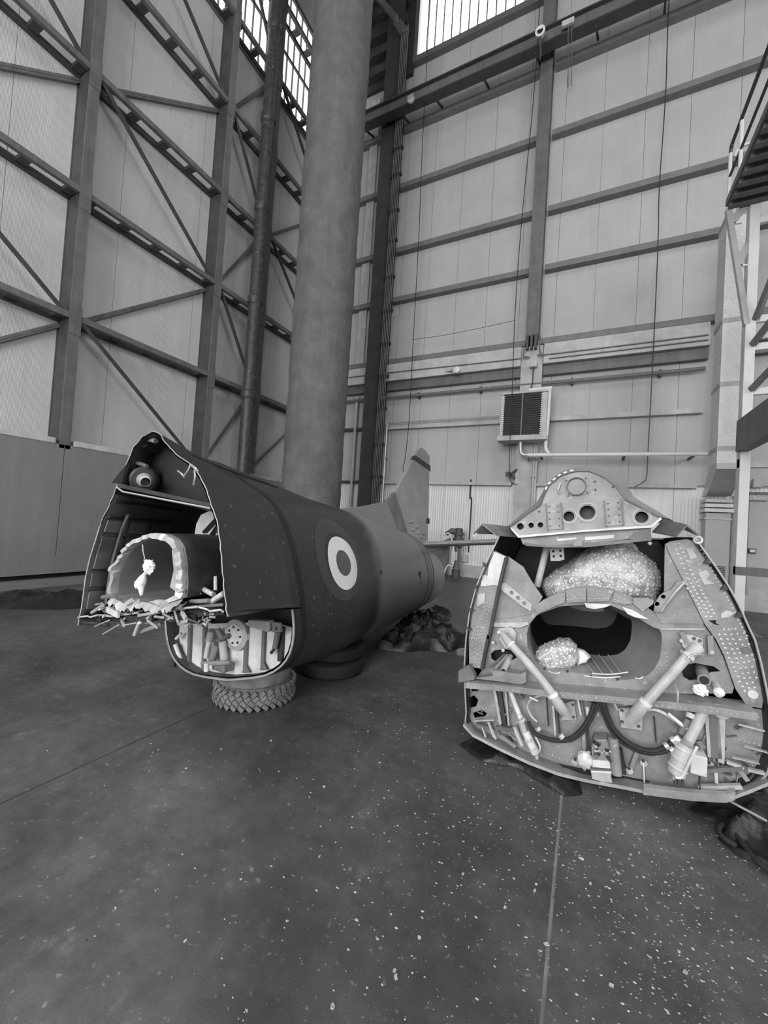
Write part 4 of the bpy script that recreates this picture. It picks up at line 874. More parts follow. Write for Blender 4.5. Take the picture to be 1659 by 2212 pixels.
# ================================================================== NOSE SECTION (right)
YN = 2.75
nose = empty('aircraft_nose_section', (0.1, 3.3, 0), 'grey cut-off nose section of a jet with open intake and exposed bulkheads', 'aircraft part')
K_ = 679.0 / 1659.0
def A3(x, y): return (980 + x * K_, 980 + y * K_)       # readings on the upper half
def A4(x, y): return (980 + x * K_, 1330 + y * K_)      # readings on the lower half
def N3(x, y, d=0.0): return onY(*A3(x, y), YN + d)
def N4(x, y, d=0.0): return onY(*A4(x, y), YN + d)
def NP(px, py, d=0.0): return onY(px, py, YN + d)
def nplate(name, pts, d, th, m, holes=(), parent=None, bevel=0.0):
    """pts: 3D points on the plane YN + d; th: thickness going back"""
    return MB().plate([(p.x, p.z) for p in pts], [[(p.x, p.z) for p in h] for h in holes], lambda u, v, w_: (u, YN + d + w_, v), th).build(name, m, parent or nose, bevel=bevel)
def hole(p, r, n=20, rz=None, tilt=0.0): return [Vector((x, 0, z)) for x, z in circ(p.x, p.z, r, n, rz, tilt)]
def bolt(p, r=.008, m='grey_l', parent=None, h=.008): return MB().tube([p, p - Vector((0, h, 0))], r, 8).build('bolt', m, parent or nose)
RS = 0.74
def npipe(name, pts, r, m, n=10, parent=None, sm=True): return MB().tube(pts, [q * RS for q in r] if isinstance(r, (list, tuple)) else r * (RS if r > .0065 else 1), n).build(name, m, parent or nose, smooth=sm)

# ---- outer skin, sides and belly
OUT = [A3(245, 430), A3(175, 570), A3(120, 700), A3(85, 830), A3(65, 975), (1003, 1440), (1004, 1480), (1007, 1540), (1004, 1568), (1030, 1592), (1060, 1608), (1090, 1624), (1150, 1650), (1210, 1668), (1270, 1681), (1330, 1692), (1400, 1706), (1480, 1722), (1560, 1721), (1600, 1710), (1640, 1692), (1662, 1664), (1670, 1600), (1665, 1540), (1657, 1494), (1645, 1436), (1631, 1383), (1613, 1345), (1598, 1310), (1575, 1268), (1550, 1230), (1525, 1195), (1500, 1160)]
o0 = resample([NP(*q) for q in OUT], 110); oc = Vector((0.07, YN, 0.85))
def oring(dy, sc): return [Vector((oc.x + (p.x - oc.x) * sc, YN + dy, max(0.012, oc.z + (p.z - oc.z) * sc))) for p in o0]
rings = [oring(0, 1), oring(.5, .995), oring(1.0, .975), oring(1.6, .93), oring(2.1, .86)]
MB().loft(rings, False).build('outer_skin', 'skin_l', nose, smooth=True)
ii = [[p.lerp(Vector((oc.x, p.y, oc.z)), .018) for p in r_] for r_ in rings]
MB().loft(ii, False).build('inner_skin', 'dk_in', nose, smooth=True)
MB().tube(o0, .0055, 5).build('skin_edge', 'galv', nose)
# upper deck closing the shell behind the hump
bk_ = [oring(dy, sc) for dy, sc in ((.9, .98), (2.1, .86))]
MB().add([bk_[0][0], bk_[0][-1], bk_[1][-1], bk_[1][0]] + [p - Vector((0, 0, .012)) for p in (bk_[0][0], bk_[0][-1], bk_[1][-1], bk_[1][0])], [(0, 1, 2, 3), (7, 6, 5, 4), (0, 4, 5, 1), (1, 5, 6, 2), (2, 6, 7, 3), (3, 7, 4, 0)]).build('upper_deck', 'skin_l', nose)
nb = rings[-1]; MB().plate([(p.x, p.z) for p in nb], [], lambda u, v, w_: (u, YN + 2.08 + w_, v), .02).build('far_bulkhead', 'dk_in', nose)

# ---- hump bulkhead at the top
HU = [A3(295, 385), A3(390, 312), A3(455, 268), A3(470, 222), A3(500, 162), A3(560, 112), A3(610, 93), A3(660, 84), A3(720, 86), A3(800, 120), A3(865, 172), A3(910, 238), A3(1000, 285), A3(1095, 335), A3(1040, 378), A3(700, 402), A3(345, 432)]
hs = [(N3(705, 310), .043), (N3(608, 331), .031), (N3(992, 335), .033), (N3(352, 384), .022), (N3(409, 378), .017), (N3(458, 376), .017)]
hm = nplate('hump_bulkhead', [NP(*q) for q in HU], 0, .012, 'grey', [hole(p, r_) for p, r_ in hs])
for p, r_ in hs[:1] + hs[1:3]:
    rgp = [p + Vector((math.cos(a) * (r_ + .012), -.002, math.sin(a) * (r_ + .012))) for a in [2 * math.pi * k / 24 for k in range(25)]]
    MB().tube(rgp, .005, 5, False).build('hole_ring', 'grey_l', hm, smooth=True)
for p, r_ in hs: MB().tube([p + Vector((0, .10, 0)), p + Vector((0, .11, 0))], r_ * 1.8, 14).build('dark_backing', 'black', hm)
sq = [N3(582, 128), N3(708, 112), N3(716, 212), N3(597, 226)]
nplate('cover_plate', sq, -.008, .008, 'grey', [hole(N3(648, 172), .052)], hm, .003)
nplate('round_cover', hole(N3(648, 172), .052), .003, .008, 'grey', (), hm)
rgp = [N3(648, 172, -.012) + Vector((math.cos(a) * .054, 0, math.sin(a) * .054)) for a in [2 * math.pi * k / 28 for k in range(29)]]
MB().tube(rgp, .004, 5, False).build('cover_rim', 'grey_d', hm, smooth=True)
for q in ((595, 142), (697, 130), (703, 203), (608, 214)): bolt(N3(*q, -.008), .005, 'dk_in', hm)
for qs in ([(487, 262), (565, 258), (575, 398), (495, 402)], [(795, 248), (885, 240), (897, 376), (805, 384)]):
    pn = nplate('stiffened_panel', [N3(*q) for q in qs], -.010, .010, 'grey', (), hm, .002)
    for e in (0, 1): MB().beam(N3(*qs[0 + e], -.016), N3(*qs[3 - e], -.016), .014, .008, (1, 0, 0)).build('upright_angle', 'grey_d', hm)
    for u in (.2, .8):
        for v in (.12, .35, .6, .86):
            a_ = N3(*qs[0], -.01).lerp(N3(*qs[1], -.01), u).lerp(N3(*qs[3], -.01).lerp(N3(*qs[2], -.01), u), v); bolt(a_, .004, 'dk_in', hm)
for q in ((745, 147), (748, 190), (555, 205), (452, 305), (530, 285), (870, 285), (840, 175)): bolt(N3(*q), .006, 'dk_in', hm)
npipe('hook', smoothpath([N3(563, 155, -.01), N3(556, 175, -.02), N3(552, 195, -.02), N3(558, 212, -.01)], 4), .005, 'alu', 6, hm)
rim = resample([NP(*q, -.004) for q in HU[:14]], 60)
MB().loft([[p + Vector((0, .03, 0)) for p in rim], [p + (p - Vector((0, p.y, 1.5))).normalized() * .004 for p in rim], [p.lerp(Vector((-.02, p.y, 1.6)), .035) + Vector((0, -.01, 0)) for p in rim]], False).build('hump_flange', 'grey_d', hm, smooth=True)
for k in range(6): # bright clips on the left of the arch
    p = rim[18 + 2 * k]; q = rim[19 + 2 * k]; MB().beam(p + Vector((0, -.012, 0)), q + Vector((0, -.012, 0)), .006, .009).build('edge_clip', 'galv', hm)
# canopy fairing running back from the hump
HB = [(1082, 1150), (1120, 1116), (1160, 1085), (1178, 1052), (1200, 1027), (1228, 1013), (1258, 1007), (1290, 1009), (1322, 1021), (1350, 1042), (1370, 1075), (1420, 1104), (1462, 1130)]
b0 = resample([NP(*q, .01) for q in HU[:14]], 50); b1 = resample([onY(*q, YN + .55) for q in HB], 50); b2 = [p + Vector((0, .75, .02)) for p in b1]; b3 = [p.lerp(Vector((.05, p.y, 1.45)), .3) + Vector((0, .8, 0)) for p in b2]
MB().loft([b0, [a.lerp(b, .5) + Vector((0, 0, .01)) for a, b in zip(b0, b1)], b1, b2, b3], False).build('canopy_fairing', 'skin_l', nose, smooth=True)
# sills under the hump
def strip(name, qa, qb, d, th, m, hgt): # strip between two polylines
    return nplate(name, [N3(*q, d) for q in qa] + [N3(*q, d) for q in reversed(qb)], d, th, m)
strip('sill_flange', [(300, 388), (345, 432), (700, 402), (1040, 378), (1092, 336)], [(302, 398), (342, 444), (700, 412), (1046, 390), (1100, 345)], -.05, .06, 'alu_p', 0)
strip('sill_web', [(350, 440), (700, 412), (1044, 388)], [(365, 478), (480, 492), (700, 472), (1040, 440)], -.01, .012, 'grey', 0)
strip('sill_angle', [(370, 470), (500, 488), (700, 470), (960, 452), (1040, 445)], [(380, 486), (520, 496), (700, 494), (960, 466), (1045, 458)], -.04, .05, 'grey_d', 0)
nplate('pale_tape', [N3(545, 450, -.014), N3(648, 442, -.014), N3(648, 452, -.014), N3(548, 462, -.014)], -.014, .004, 'alu_p')
nplate('pale_tape', [N3(692, 440, -.014), N3(848, 428, -.014), N3(844, 446, -.014), N3(694, 458, -.014)], -.014, .004, 'alu_p')
nplate('sill_bracket', [N3(630, 462, -.05), N3(678, 458, -.05), N3(680, 486, -.05), N3(632, 490, -.05)], -.05, .04, 'grey')
nplate('bent_cleat', [N3(955, 415, -.03), N3(1040, 400, -.03), N3(1045, 460, -.03), N3(925, 450, -.03)], -.03, .02, 'grey_d')

# ---- canopy rails, folded angles at both sides
def rail3(name, near, far, dn, df):
    a = [N3(*q, dn) for q in near]; b = [N3(*q, df) for q in far]; t = Vector((0, 0, -.010))
    return MB().loft([a + [p + t for p in reversed(a)], b + [p + t for p in reversed(b)]], True, True, True).build(name, 'grey_d', nose)
rail3('canopy_rail', [(105, 415), (150, 368), (222, 424)], [(255, 420), (300, 384), (352, 436)], -.14, .06)
rail3('canopy_rail', [(1178, 432), (1232, 374), (1302, 430)], [(1050, 408), (1110, 345), (1170, 372)], -.12, .06)
rgp = [N3(1290, 456, -.12) + Vector((math.cos(a) * .017, 0, math.sin(a) * .017)) for a in [2 * math.pi * k / 16 for k in range(17)]]
MB().tube(rgp, .006, 6, False).build('ring_eye', 'alu', nose, smooth=True)
npipe('ring_link', [N3(1240, 430, -.10), N3(1278, 446, -.12)], .005, 'alu', 6)
rgp = [N3(112, 428, -.13) + Vector((math.cos(a) * .011, 0, math.sin(a) * .011)) for a in [2 * math.pi * k / 14 for k in range(15)]]
MB().tube(rgp, .005, 6, False).build('ring_eye', 'alu', nose, smooth=True)

# ---- left side frame
lf = nplate('side_frame', [N3(205, 508), N3(278, 545), N3(262, 640), N3(240, 705), N3(205, 850), N3(185, 975), N4(150, 285), N4(78, 275), N3(76, 975), N3(86, 850), N3(122, 705), N3(172, 575)], .02, .014, 'grey')
nplate('peeled_patch', [N3(208, 515), N3(275, 547), N3(262, 625), N3(243, 700), N3(210, 694), N3(172, 700), N3(182, 600)], .012, .008, 'alu', (), lf)
nplate('peeled_patch', [N3(150, 640), N3(180, 645), N3(170, 700), N3(140, 700)], .013, .006, 'alu_p', (), lf)
nplate('peeled_patch', [N3(125, 745), N3(165, 735), N3(160, 790), N3(120, 810)], .013, .006, 'grey_l', (), lf)
MB().beam(N3(278, 548, .0), N3(240, 705, .0), .05, .018, (1, 0, 0)).build('frame_flange', 'dk_in', lf)
MB().beam(N3(240, 705, .0), N3(186, 975, .0), .05, .018, (1, 0, 0)).build('frame_flange', 'dk_in', lf)
MB().beam(N4(186, 100, .0), N4(150, 280, .0), .05, .018, (1, 0, 0)).build('frame_flange', 'dk_in', lf)
def rivets(parent, rows, d, r=.0055):
    mb = MB()
    for a, b, n in rows:
        for k in range(n):
            p = a.lerp(b, k / max(1, n - 1)) + Vector((random.uniform(-.002, .002), d, random.uniform(-.002, .002)))
            base = len(mb.v); nn = 7
            mb.v.append(p - Vector((0, .003, 0)))
            for j in range(nn): mb.v.append(p + Vector((math.cos(2 * math.pi * j / nn) * r, 0, math.sin(2 * math.pi * j / nn) * r)))
            for j in range(nn): mb.f.append((base, base + 1 + j, base + 1 + (j + 1) % nn))
    return mb.build('rivet_heads', 'alu', parent, kind='stuff')
rivets(lf, [(N3(215, 705, .02), N3(150, 975, .02), 16), (N3(196, 710, .02), N3(130, 975, .02), 15), (N3(176, 750, .02), N3(112, 975, .02), 12), (N3(140, 860, .02), N3(95, 975, .02), 7),
            (N4(165, 60, .02), N4(132, 270, .02), 12), (N4(150, 60, .02), N4(115, 270, .02), 11), (N4(128, 60, .02), N4(100, 265, .02), 10), (N4(105, 70, .02), N4(86, 250, .02), 9)], -.001)
for q in ((165, 585), (120, 700), (95, 825), (82, 925)):
    nplate('skin_lug', [N3(q[0] - 12, q[1] - 14), N3(q[0] + 14, q[1]), N3(q[0] - 8, q[1] + 14)], -.01, .02, 'dk_in', (), lf)
# left gusset web and its pierced diagonal
nplate('gusset_web', [N3(282, 545), N3(362, 600), N3(405, 675), N3(465, 762), N3(412, 850), N3(300, 872), N3(205, 880), N3(242, 705)], .05, .012, 'grey')
nplate('pierced_strip', [N3(245, 688), N3(268, 684), N3(412, 800), N3(404, 836), N3(360, 812), N3(246, 722)], .035, .010, 'grey_l', [hole(N3(302, 738), .013, 14), hole(N3(336, 766), .013, 14), hole(N3(370, 795), .013, 14)])
# ---- main frame around the intake
ARCH = [A3(385, 950), A3(400, 900), A3(440, 850), A3(560, 806), A3(690, 795), A3(830, 800), A3(960, 858), A3(1050, 915), A4(1095, 75), A4(1100, 130), A4(1088, 230), A4(1050, 295), A4(1000, 328), A4(900, 340), A4(750, 315), A4(600, 296), A4(500, 292), A4(430, 262), A4(390, 170)]
op = resample([NP(*q, .06) for q in ARCH + ARCH[:1]], 73)[:-1]
mf = nplate('main_frame', [N3(205, 882), N3(300, 872), N3(412, 850), N3(455, 790), N3(560, 730), N3(690, 700), N3(850, 722), N3(970, 775), N3(1060, 842), N3(1100, 835), N3(1230, 850), N3(1335, 912), N4(1395, 140), N4(1440, 230), N4(1500, 400), N4(1490, 432), N4(1000, 432), N4(500, 388), N4(110, 342), N4(150, 288), N4(192, 100)], .06, .012, 'grey',
            [op, [N4(*q) for q in ((186, 215), (205, 195), (260, 188), (318, 200), (325, 235), (300, 250), (205, 252), (188, 240))], [N4(*q) for q in ((1212, 300), (1222, 278), (1290, 266), (1390, 285), (1428, 312), (1370, 318), (1350, 350), (1260, 362), (1225, 340))]])
for qs in ([(180, 180), (330, 190), (330, 260), (180, 260)], [(1200, 255), (1440, 255), (1440, 370), (1200, 370)]):
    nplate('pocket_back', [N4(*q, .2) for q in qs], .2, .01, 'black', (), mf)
seg = [[(440, 850), (420, 815), (470, 775), (545, 742), (590, 735), (585, 790), (540, 806)], [(592, 720), (700, 708), (698, 786), (596, 790)], [(704, 708), (800, 714), (845, 728), (820, 780), (706, 788)], [(850, 735), (900, 755), (955, 790), (905, 800), (838, 785)], [(948, 765), (1030, 765), (1062, 780), (1055, 800), (1000, 838), (955, 800)]]
for k, s_ in enumerate(seg): nplate('lip_segment', [N3(*q) for q in s_], .03 - .004 * (k % 2), .01, 'grey', (), mf)
nplate('torn_lip', [N3(690, 792), N3(835, 800), N3(800, 815), N3(740, 824), N3(700, 815)], .025, .008, 'alu_p', (), mf)
nplate('torn_lip', [N3(890, 812), N3(945, 828), N3(1035, 880), N3(960, 868), N3(920, 850)], .025, .008, 'alu_p', (), mf)
rivets(mf, [(N3(600, 770, .025), N3(690, 765, .025), 7), (N3(712, 765, .025), N3(815, 765, .025), 8), (N3(600, 750, .025), N3(690, 742, .025), 6), (N3(850, 770, .025), N3(930, 792, .025), 6), (N3(470, 810, .025), N3(560, 780, .025), 6), (N4(520, 372, .055), N4(1000, 412, .055), 26), (N4(1125, 110, .055), N4(1125, 330, .055), 11), (N4(1110, 250, .055), N4(1040, 330, .055), 6), (N4(370, 90, .055), N4(395, 250, .055), 8), (N3(1260, 760, .05), N3(1350, 890, .05), 5)], -.001, .004)
for q in ((240, 36), (277, 36), (300, 60), (480, 278), (600, 292), (725, 320), (865, 335)): bolt(N4(*q, .06), .008, 'dk_in', mf)
nplate('frame_angle', [N4(195, 42), N4(390, 38), N4(392, 52), N4(345, 68), N4(200, 62)], .03, .03, 'grey_l', (), mf)
npipe('frame_fold', [N4(1090, 72, .05), N4(1325, 72, .05)], .006, 'grey_l', 6, mf)
npipe('frame_fold', [N4(1390, 75, .055), N4(1470, 330, .055)], .006, 'grey_d', 6, mf)
# intake tunnel
oc2 = sum(op, Vector()) / len(op)
def tring(dy, sx, sz, shx, shz): return [Vector((oc2.x + (p.x - oc2.x) * sx + shx, p.y + dy, oc2.z + (p.z - oc2.z) * sz + shz)) for p in op]
MB().loft([tring(0, 1, 1, 0, 0), tring(.1, .97, .97, -.012, .0), tring(.22, .92, .91, -.035, .0), tring(.34, .86, .84, -.065, .0)], True, False, False).build('intake_tunnel', 'duct', nose, smooth=True)
MB().loft([tring(.34, .86, .84, -.065, .0), tring(.8, .84, .8, -.08, .02), tring(.95, .8, .7, -.09, .03)], True, False, True).build('inner_tunnel', 'black', nose, smooth=True)  # black puts the darkness deep in the duct into the colour
MB().plate([(p.x, p.z) for p in hole(oc2 + Vector((-.02, 0, .075)), .13, 24, .03)], [], lambda u, v, w_: (u, YN + .9 + w_, v), .01).build('far_light_patch', 'grey', nose)  # grey plate stands in for light at the far end
wr = empty('wrapped_parcel', N4(560, 300, .1), 'crumpled plastic-wrapped parcel lying in the open intake of the nose', 'parcel')
def pillow(name, outline, y, depth, m, parent=None, amp=.02, fq=9, seed=0, n=72, k=9):
    c_ = sum(outline, Vector()) / len(outline); ol = resample(outline + outline[:1], n + 1)[:-1]; rings_ = []
    for i in range(-k, k + 1):
        a = math.pi / 2 * i / k; sc = max(.02, math.cos(a) ** .42); dy = math.sin(a) * depth
        rg_ = []
        for p in ol:
            q = Vector((c_.x + (p.x - c_.x) * sc, y + dy, c_.z + (p.z - c_.z) * sc))
            nn = noise.noise(q * fq + Vector((seed, 0, 0))) + .5 * noise.noise(q * fq * 2.3 + Vector((seed, 5, 0)))
            rg_.append(q + (q - Vector((c_.x, y, c_.z))).normalized() * nn * amp)
        rings_.append(rg_)
    o_ = MB().loft(rings_, True, True, True).build(name, m, parent, smooth=True, recentre=False)
    if m == 'bubble':      # rows of air cells on the side that faces the room
        bb = MB(); rnd = random.Random(seed); r_ = .0085; cset = set()
        cells = []
        for _ in range(60000):
            if len(cells) > 2200: break
            i = rnd.randrange(1, k + 1); j = rnd.randrange(n); P0, P1 = rings_[k - i], rings_[k - i + 1]
            f0_, f1_ = rnd.random(), rnd.random()
            q = P0[j].lerp(P0[(j + 1) % n], f0_).lerp(P1[j].lerp(P1[(j + 1) % n], f0_), f1_)
            key = (int(q.x / .021), int(q.z / .021))
            if key in cset: continue
            cset.add(key); cells.append(key)
            nr = (P0[(j + 1) % n] - P0[j]).cross(P1[j] - P0[j]).normalized()
            if nr.y > 0: nr = -nr
            u = nr.orthogonal().normalized(); v = nr.cross(u); base = len(bb.v); rr_ = r_ * rnd.uniform(.6, 1.15)
            bb.v.append(q + nr * rr_ * .55)
            for kk in range(6): bb.v.append(q + u * (math.cos(kk * 1.0472) * rr_) + v * (math.sin(kk * 1.0472) * rr_) - nr * .001)
            for kk in range(6): bb.f.append((base, base + 1 + kk, base + 1 + (kk + 1) % 6))
        bb.build('air_cells', 'bub', parent, kind='stuff', smooth=True)
    return o_
pillow('wrapping', [N4(*q, .16) for q in [(425, 222), (450, 172), (500, 145), (555, 124), (610, 130), (652, 158), (664, 200), (660, 240), (640, 275), (580, 288), (500, 288), (445, 268)]], YN + .20, .10, 'bubble', wr, .012, 11, 2)
pillow('folded_end', [N4(*q, .16) for q in [(655, 185), (690, 195), (720, 232), (700, 258), (650, 272)]], YN + .22, .05, 'bag', wr, .008, 16, 4, 40, 6)
for k, (a_, b_) in enumerate((((680, 225), (735, 298)), ((715, 205), (782, 300)), ((765, 205), (835, 298)), ((815, 205), (885, 305)))):
    npipe('frayed_wire', [N4(*a_, .35), N4(*b_, .08)], .0035, 'grey_l', 5)
for a_, b_ in (((730, 305), (920, 298)), ((690, 318), (880, 322)), ((500, 292), (560, 300)), ((960, 328), (1000, 322))):
    npipe('torn_thread', smoothpath([N4(*a_, .05), N4((a_[0] + b_[0]) / 2, (a_[1] + b_[1]) / 2 + 8, .04), N4(*b_, .05)], 4), .004, 'alu_p', 5)

# ---- right side frame with rivet fields
rf = nplate('side_frame', [N3(1122, 478), N3(1150, 462), N3(1235, 452), N3(1285, 465), N3(1360, 600), N3(1438, 705), N3(1508, 835), N3(1562, 975), N4(1612, 262), N4(1648, 432), N4(1640, 500), N4(1560, 490), N4(1500, 400), N4(1440, 225), N4(1395, 135), N3(1335, 908), N3(1228, 690), N3(1165, 570)], .03, .014, 'grey', [[N3(*q) for q in ((1352, 886), (1395, 884), (1392, 900), (1415, 912), (1385, 908))]])
nplate('dark_gap', [N3(1345, 880), N3(1420, 880), N3(1420, 918), N3(1345, 918)], .07, .01, 'black', (), rf)
nplate('peeled_patch', [N3(1230, 500), N3(1262, 495), N3(1290, 548), N3(1256, 562)], .024, .006, 'grey_l', (), rf)
nplate('peeled_patch', [N3(1295, 632), N3(1340, 615), N3(1360, 640), N3(1340, 665), N3(1385, 690), N3(1330, 695)], .024, .006, 'grey_l', (), rf)
nplate('peeled_patch', [N3(1418, 850), N3(1450, 830), N3(1490, 845), N3(1460, 868), N3(1420, 872)], .024, .006, 'alu', (), rf)
rivets(rf, [(N3(1190, 478, .03), N3(1262, 640, .03), 8), (N3(1262, 640, .03), N3(1375, 845, .03), 11), (N3(1162, 480, .03), N3(1240, 660, .03), 8), (N3(1240, 665, .03), N3(1355, 860, .03), 11), (N3(1224, 690, .03), N3(1330, 860, .03), 9),
            (N4(1400, 100, .03), N4(1535, 400, .03), 13), (N4(1425, 75, .03), N4(1560, 385, .03), 13), (N4(1455, 75, .03), N4(1590, 380, .03), 13), (N4(1490, 70, .03), N4(1600, 330, .03), 10), (N4(1535, 95, .03), N4(1590, 235, .03), 6), (N3(1290, 470, .03), N3(1550, 960, .03), 26)], -.001, .0068)
nplate('web_panel', [N3(1122, 480), N3(1165, 572), N3(1226, 690), N3(1118, 745)], .045, .01, 'grey')
nplate('web_panel', [N3(1230, 695), N3(1334, 908), N3(1100, 905), N3(1068, 842)], .05, .008, 'grey')
gd = nplate('folded_gusset', [N3(1120, 730), N3(1150, 722), N3(1180, 680), N3(1225, 668), N3(1228, 690), N3(1095, 840), N3(1060, 836), N3(1066, 790), N3(1092, 752)], .02, .02, 'grey', [hole(N3(1110, 758), .012, 12), hole(N3(1076, 796), .013, 12)])
npipe('folded_edge', smoothpath([N3(1225, 672, .01), N3(1170, 730, 0), N3(1130, 782, 0), N3(1095, 832, .01)], 5), .008, 'grey_l', 6)
for q in ((1335, 565), (1425, 705), (1500, 850)): nplate('skin_lug', [N3(q[0] - 16, q[1] + 12), N3(q[0] + 4, q[1] - 18), N3(q[0] + 26, q[1] + 14)], -.005, .02, 'dk_in', (), rf)
nplate('oval_patch', [N4(1525, 178), N4(1560, 172), N4(1585, 185), N4(1575, 205), N4(1535, 205)], .02, .01, 'grey_d', (), rf)
nplate('round_patch', hole(N4(1588, 424), .022, 14), .02, .01, 'alu_p', (), rf)

# ---- wrapped load behind the frame, strut and pierced block
wl = [N3(*q, .3) for q in [(450, 700), (470, 670), (530, 620), (620, 570), (700, 515), (760, 480), (830, 466), (900, 462), (960, 485), (1010, 530), (1070, 575), (1112, 640), (1118, 710), (1085, 790), (980, 800), (820, 790), (650, 785), (500, 790)]]
bw = empty('wrapped_bundle', Vector((.15, YN + .42, 1.15)), 'large bundle in bubble wrap filling the upper bay of the nose', 'bundle')
pillow('wrapping', wl, YN + .42, .22, 'bubble', bw, .020, 8, 9, 110, 12)
tp_ = [(1003, 598), (1012, 640), (1000, 690), (992, 745), (985, 770)]
MB().loft([[N3(x - 10, y, .17 + .02 * i) for i, (x, y) in enumerate(reversed(tp_))], [N3(x + 14, y, .17 + .02 * i) for i, (x, y) in enumerate(reversed(tp_))], [N3(x + 14, y, .19 + .02 * i) for i, (x, y) in enumerate(reversed(tp_))]], False).build('packing_tape', 'grey_d', bw)
npipe('bay_strut', [N3(492, 492, .2), N3(440, 700, .2)], .030, 'grey_l', 14)
blk = nplate('pierced_block', [N3(506, 500, .12), N3(580, 496, .12), N3(584, 558, .12), N3(560, 566, .12), N3(512, 566, .12)], .12, .05, 'grey_l', [hole(N3(525, 515, .12), .008, 10), hole(N3(563, 512, .12), .008, 10), hole(N3(528, 542, .12), .008, 10), hole(N3(565, 540, .12), .008, 10)])
npipe('bay_bolt', [N3(1030, 466, -.02), N3(1040, 480, -.02)], .012, 'grey_l', 8)
nplate('bay_shade_wall', [p.lerp(Vector((oc.x, p.y, oc.z)), .03) for p in oring(1.0, .975)], 1.0, .02, 'black')  # black sheet added to stand in for the shadow in the bay

# ---- ledge between the frame and the lower bulkhead
lg = [N4(*q, -.02) for q in ((75, 345), (300, 362), (500, 386), (750, 408), (1000, 430), (1300, 462), (1580, 500))]
MB().loft([[p + Vector((0, .1, .012)) for p in lg], [p + Vector((0, -.06, .010)) for p in lg], [p + Vector((0, -.06, -.028)) for p in lg], [p + Vector((0, .1, -.02)) for p in lg]], False).build('ledge', 'grey', nose)
rivets(nose, [(lg[0] + Vector((.02, -.062, -.008)), lg[3] + Vector((0, -.062, -.008)), 22), (lg[3] + Vector((0, -.062, -.008)), lg[6] + Vector((0, -.062, -.008)), 28)], -.001, .004)
nplate('corner_bracket', [N4(25, 352, -.06), N4(25, 292, -.06), N4(80, 262, -.06), N4(112, 318, -.06), N4(108, 338, -.06)], -.06, .05, 'grey_d')
bxo = nplate('box_angle', [N4(112, 332, -.04), N4(206, 318, -.04), N4(205, 288, -.04), N4(355, 308, -.04), N4(380, 296, -.04), N4(382, 352, -.04), N4(355, 362, -.04), N4(200, 342, -.04)], -.04, .06, 'grey')
npipe('pocket_pipe', [N4(300, 215, .12), N4(262, 290, -.02)], .026, 'grey_l', 14); npipe('pocket_pipe_bore', [N4(263, 289, -.019), N4(262, 291, -.024)], .019, 'black', 12)
npipe('pocket_rod', [N4(285, 205, .10), N4(215, 285, .0)], .014, 'grey', 8); npipe('pocket_rod', [N4(268, 205, .10), N4(190, 272, .0)], .010, 'grey_d', 8)
npipe('pocket_pipe', [N4(1305, 275, .14), N4(1322, 340, -.02)], .040, 'grey', 16); npipe('pocket_pipe_bore', [N4(1322, 339, -.018), N4(1322, 341, -.024)], .030, 'black', 14)
npipe('pocket_pipe', [N4(1360, 320, .14), N4(1400, 402, -.02)], .026, 'grey_l', 14); MB().blob(N4(1400, 404, -.03), .026, .02, .026, 12, 8, .2, 3, 1).build('pipe_plug', 'alu_p', nose, smooth=True)
MB().blob(N4(1303, 394, -.03), .034, .025, .026, 16, 10, .5, 4, 5).build('crumpled_rag', 'bag', nose)
npipe('hook_wire', smoothpath([N4(1165, 362, -.02), N4(1180, 400, -.06), N4(1182, 440, -.07), N4(1170, 470, -.06), N4(1120, 462, -.06)], 5), .005, 'alu', 6)
# upper fittings of the struts
nplate('fitting_plate', [N4(232, 72), N4(300, 62), N4(326, 100), N4(318, 150), N4(270, 180), N4(240, 130)], .03, .02, 'grey_l')
for q in ((240, 85), (282, 82), (316, 98), (316, 128), (210, 140), (262, 180)): bolt(N4(*q, .03), .011, 'alu', None, .014)
nplate('fitting_plate', [N4(1205, 110), N4(1260, 108), N4(1320, 130), N4(1325, 190), N4(1260, 210), N4(1215, 170)], .03, .02, 'grey_l', [hole(N4(1275, 128), .010, 10), hole(N4(1306, 140), .010, 10)])
nplate('fitting_lever', [N4(1190, 90), N4(1215, 84), N4(1245, 140), N4(1228, 150)], .0, .02, 'grey')
nplate('fitting_tab', [N4(1345, 110), N4(1375, 110), N4(1380, 215), N4(1350, 212)], .02, .02, 'grey')
for q in ((1200, 130), (1202, 186), (1362, 190)): bolt(N4(*q, .03), .010, 'alu', None, .012)

# ---- two big diagonal struts
sa = [N4(252, 92, -.03), N4(290, 140, -.06), N4(320, 172, -.075), N4(420, 285, -.10), N4(500, 385, -.13), N4(545, 455, -.13), N4(585, 510, -.09)]
npipe('diagonal_strut', smoothpath(sa, 4), [.024, .034, .038, .034, .034, .034, .034, .034, .038, .044, .040], 'grey_l', 16)
sb = [N4(1285, 170, -.02), N4(1255, 195, -.05), N4(1210, 240, -.08), N4(1120, 340, -.10), N4(1040, 430, -.13), N4(985, 490, -.13), N4(940, 545, -.09)]
npipe('diagonal_strut', smoothpath(sb, 4), [.046, .042, .036, .034, .034, .034, .034, .034, .040, .046, .042], 'grey_l', 16)
for p, q in ((sa[1], sa[2]), (sb[1], sb[2]), (sa[4], sa[5]), (sb[4], sb[5])): npipe('strut_collar', [p.lerp(q, .35), p.lerp(q, .6)], .044, 'alu_p', 16)
npipe('bonding_wire', smoothpath([N4(1228, 232, -.12), N4(1250, 212, -.12), N4(1290, 204, -.10), N4(1320, 208, -.04)], 5), .007, 'alu', 6)

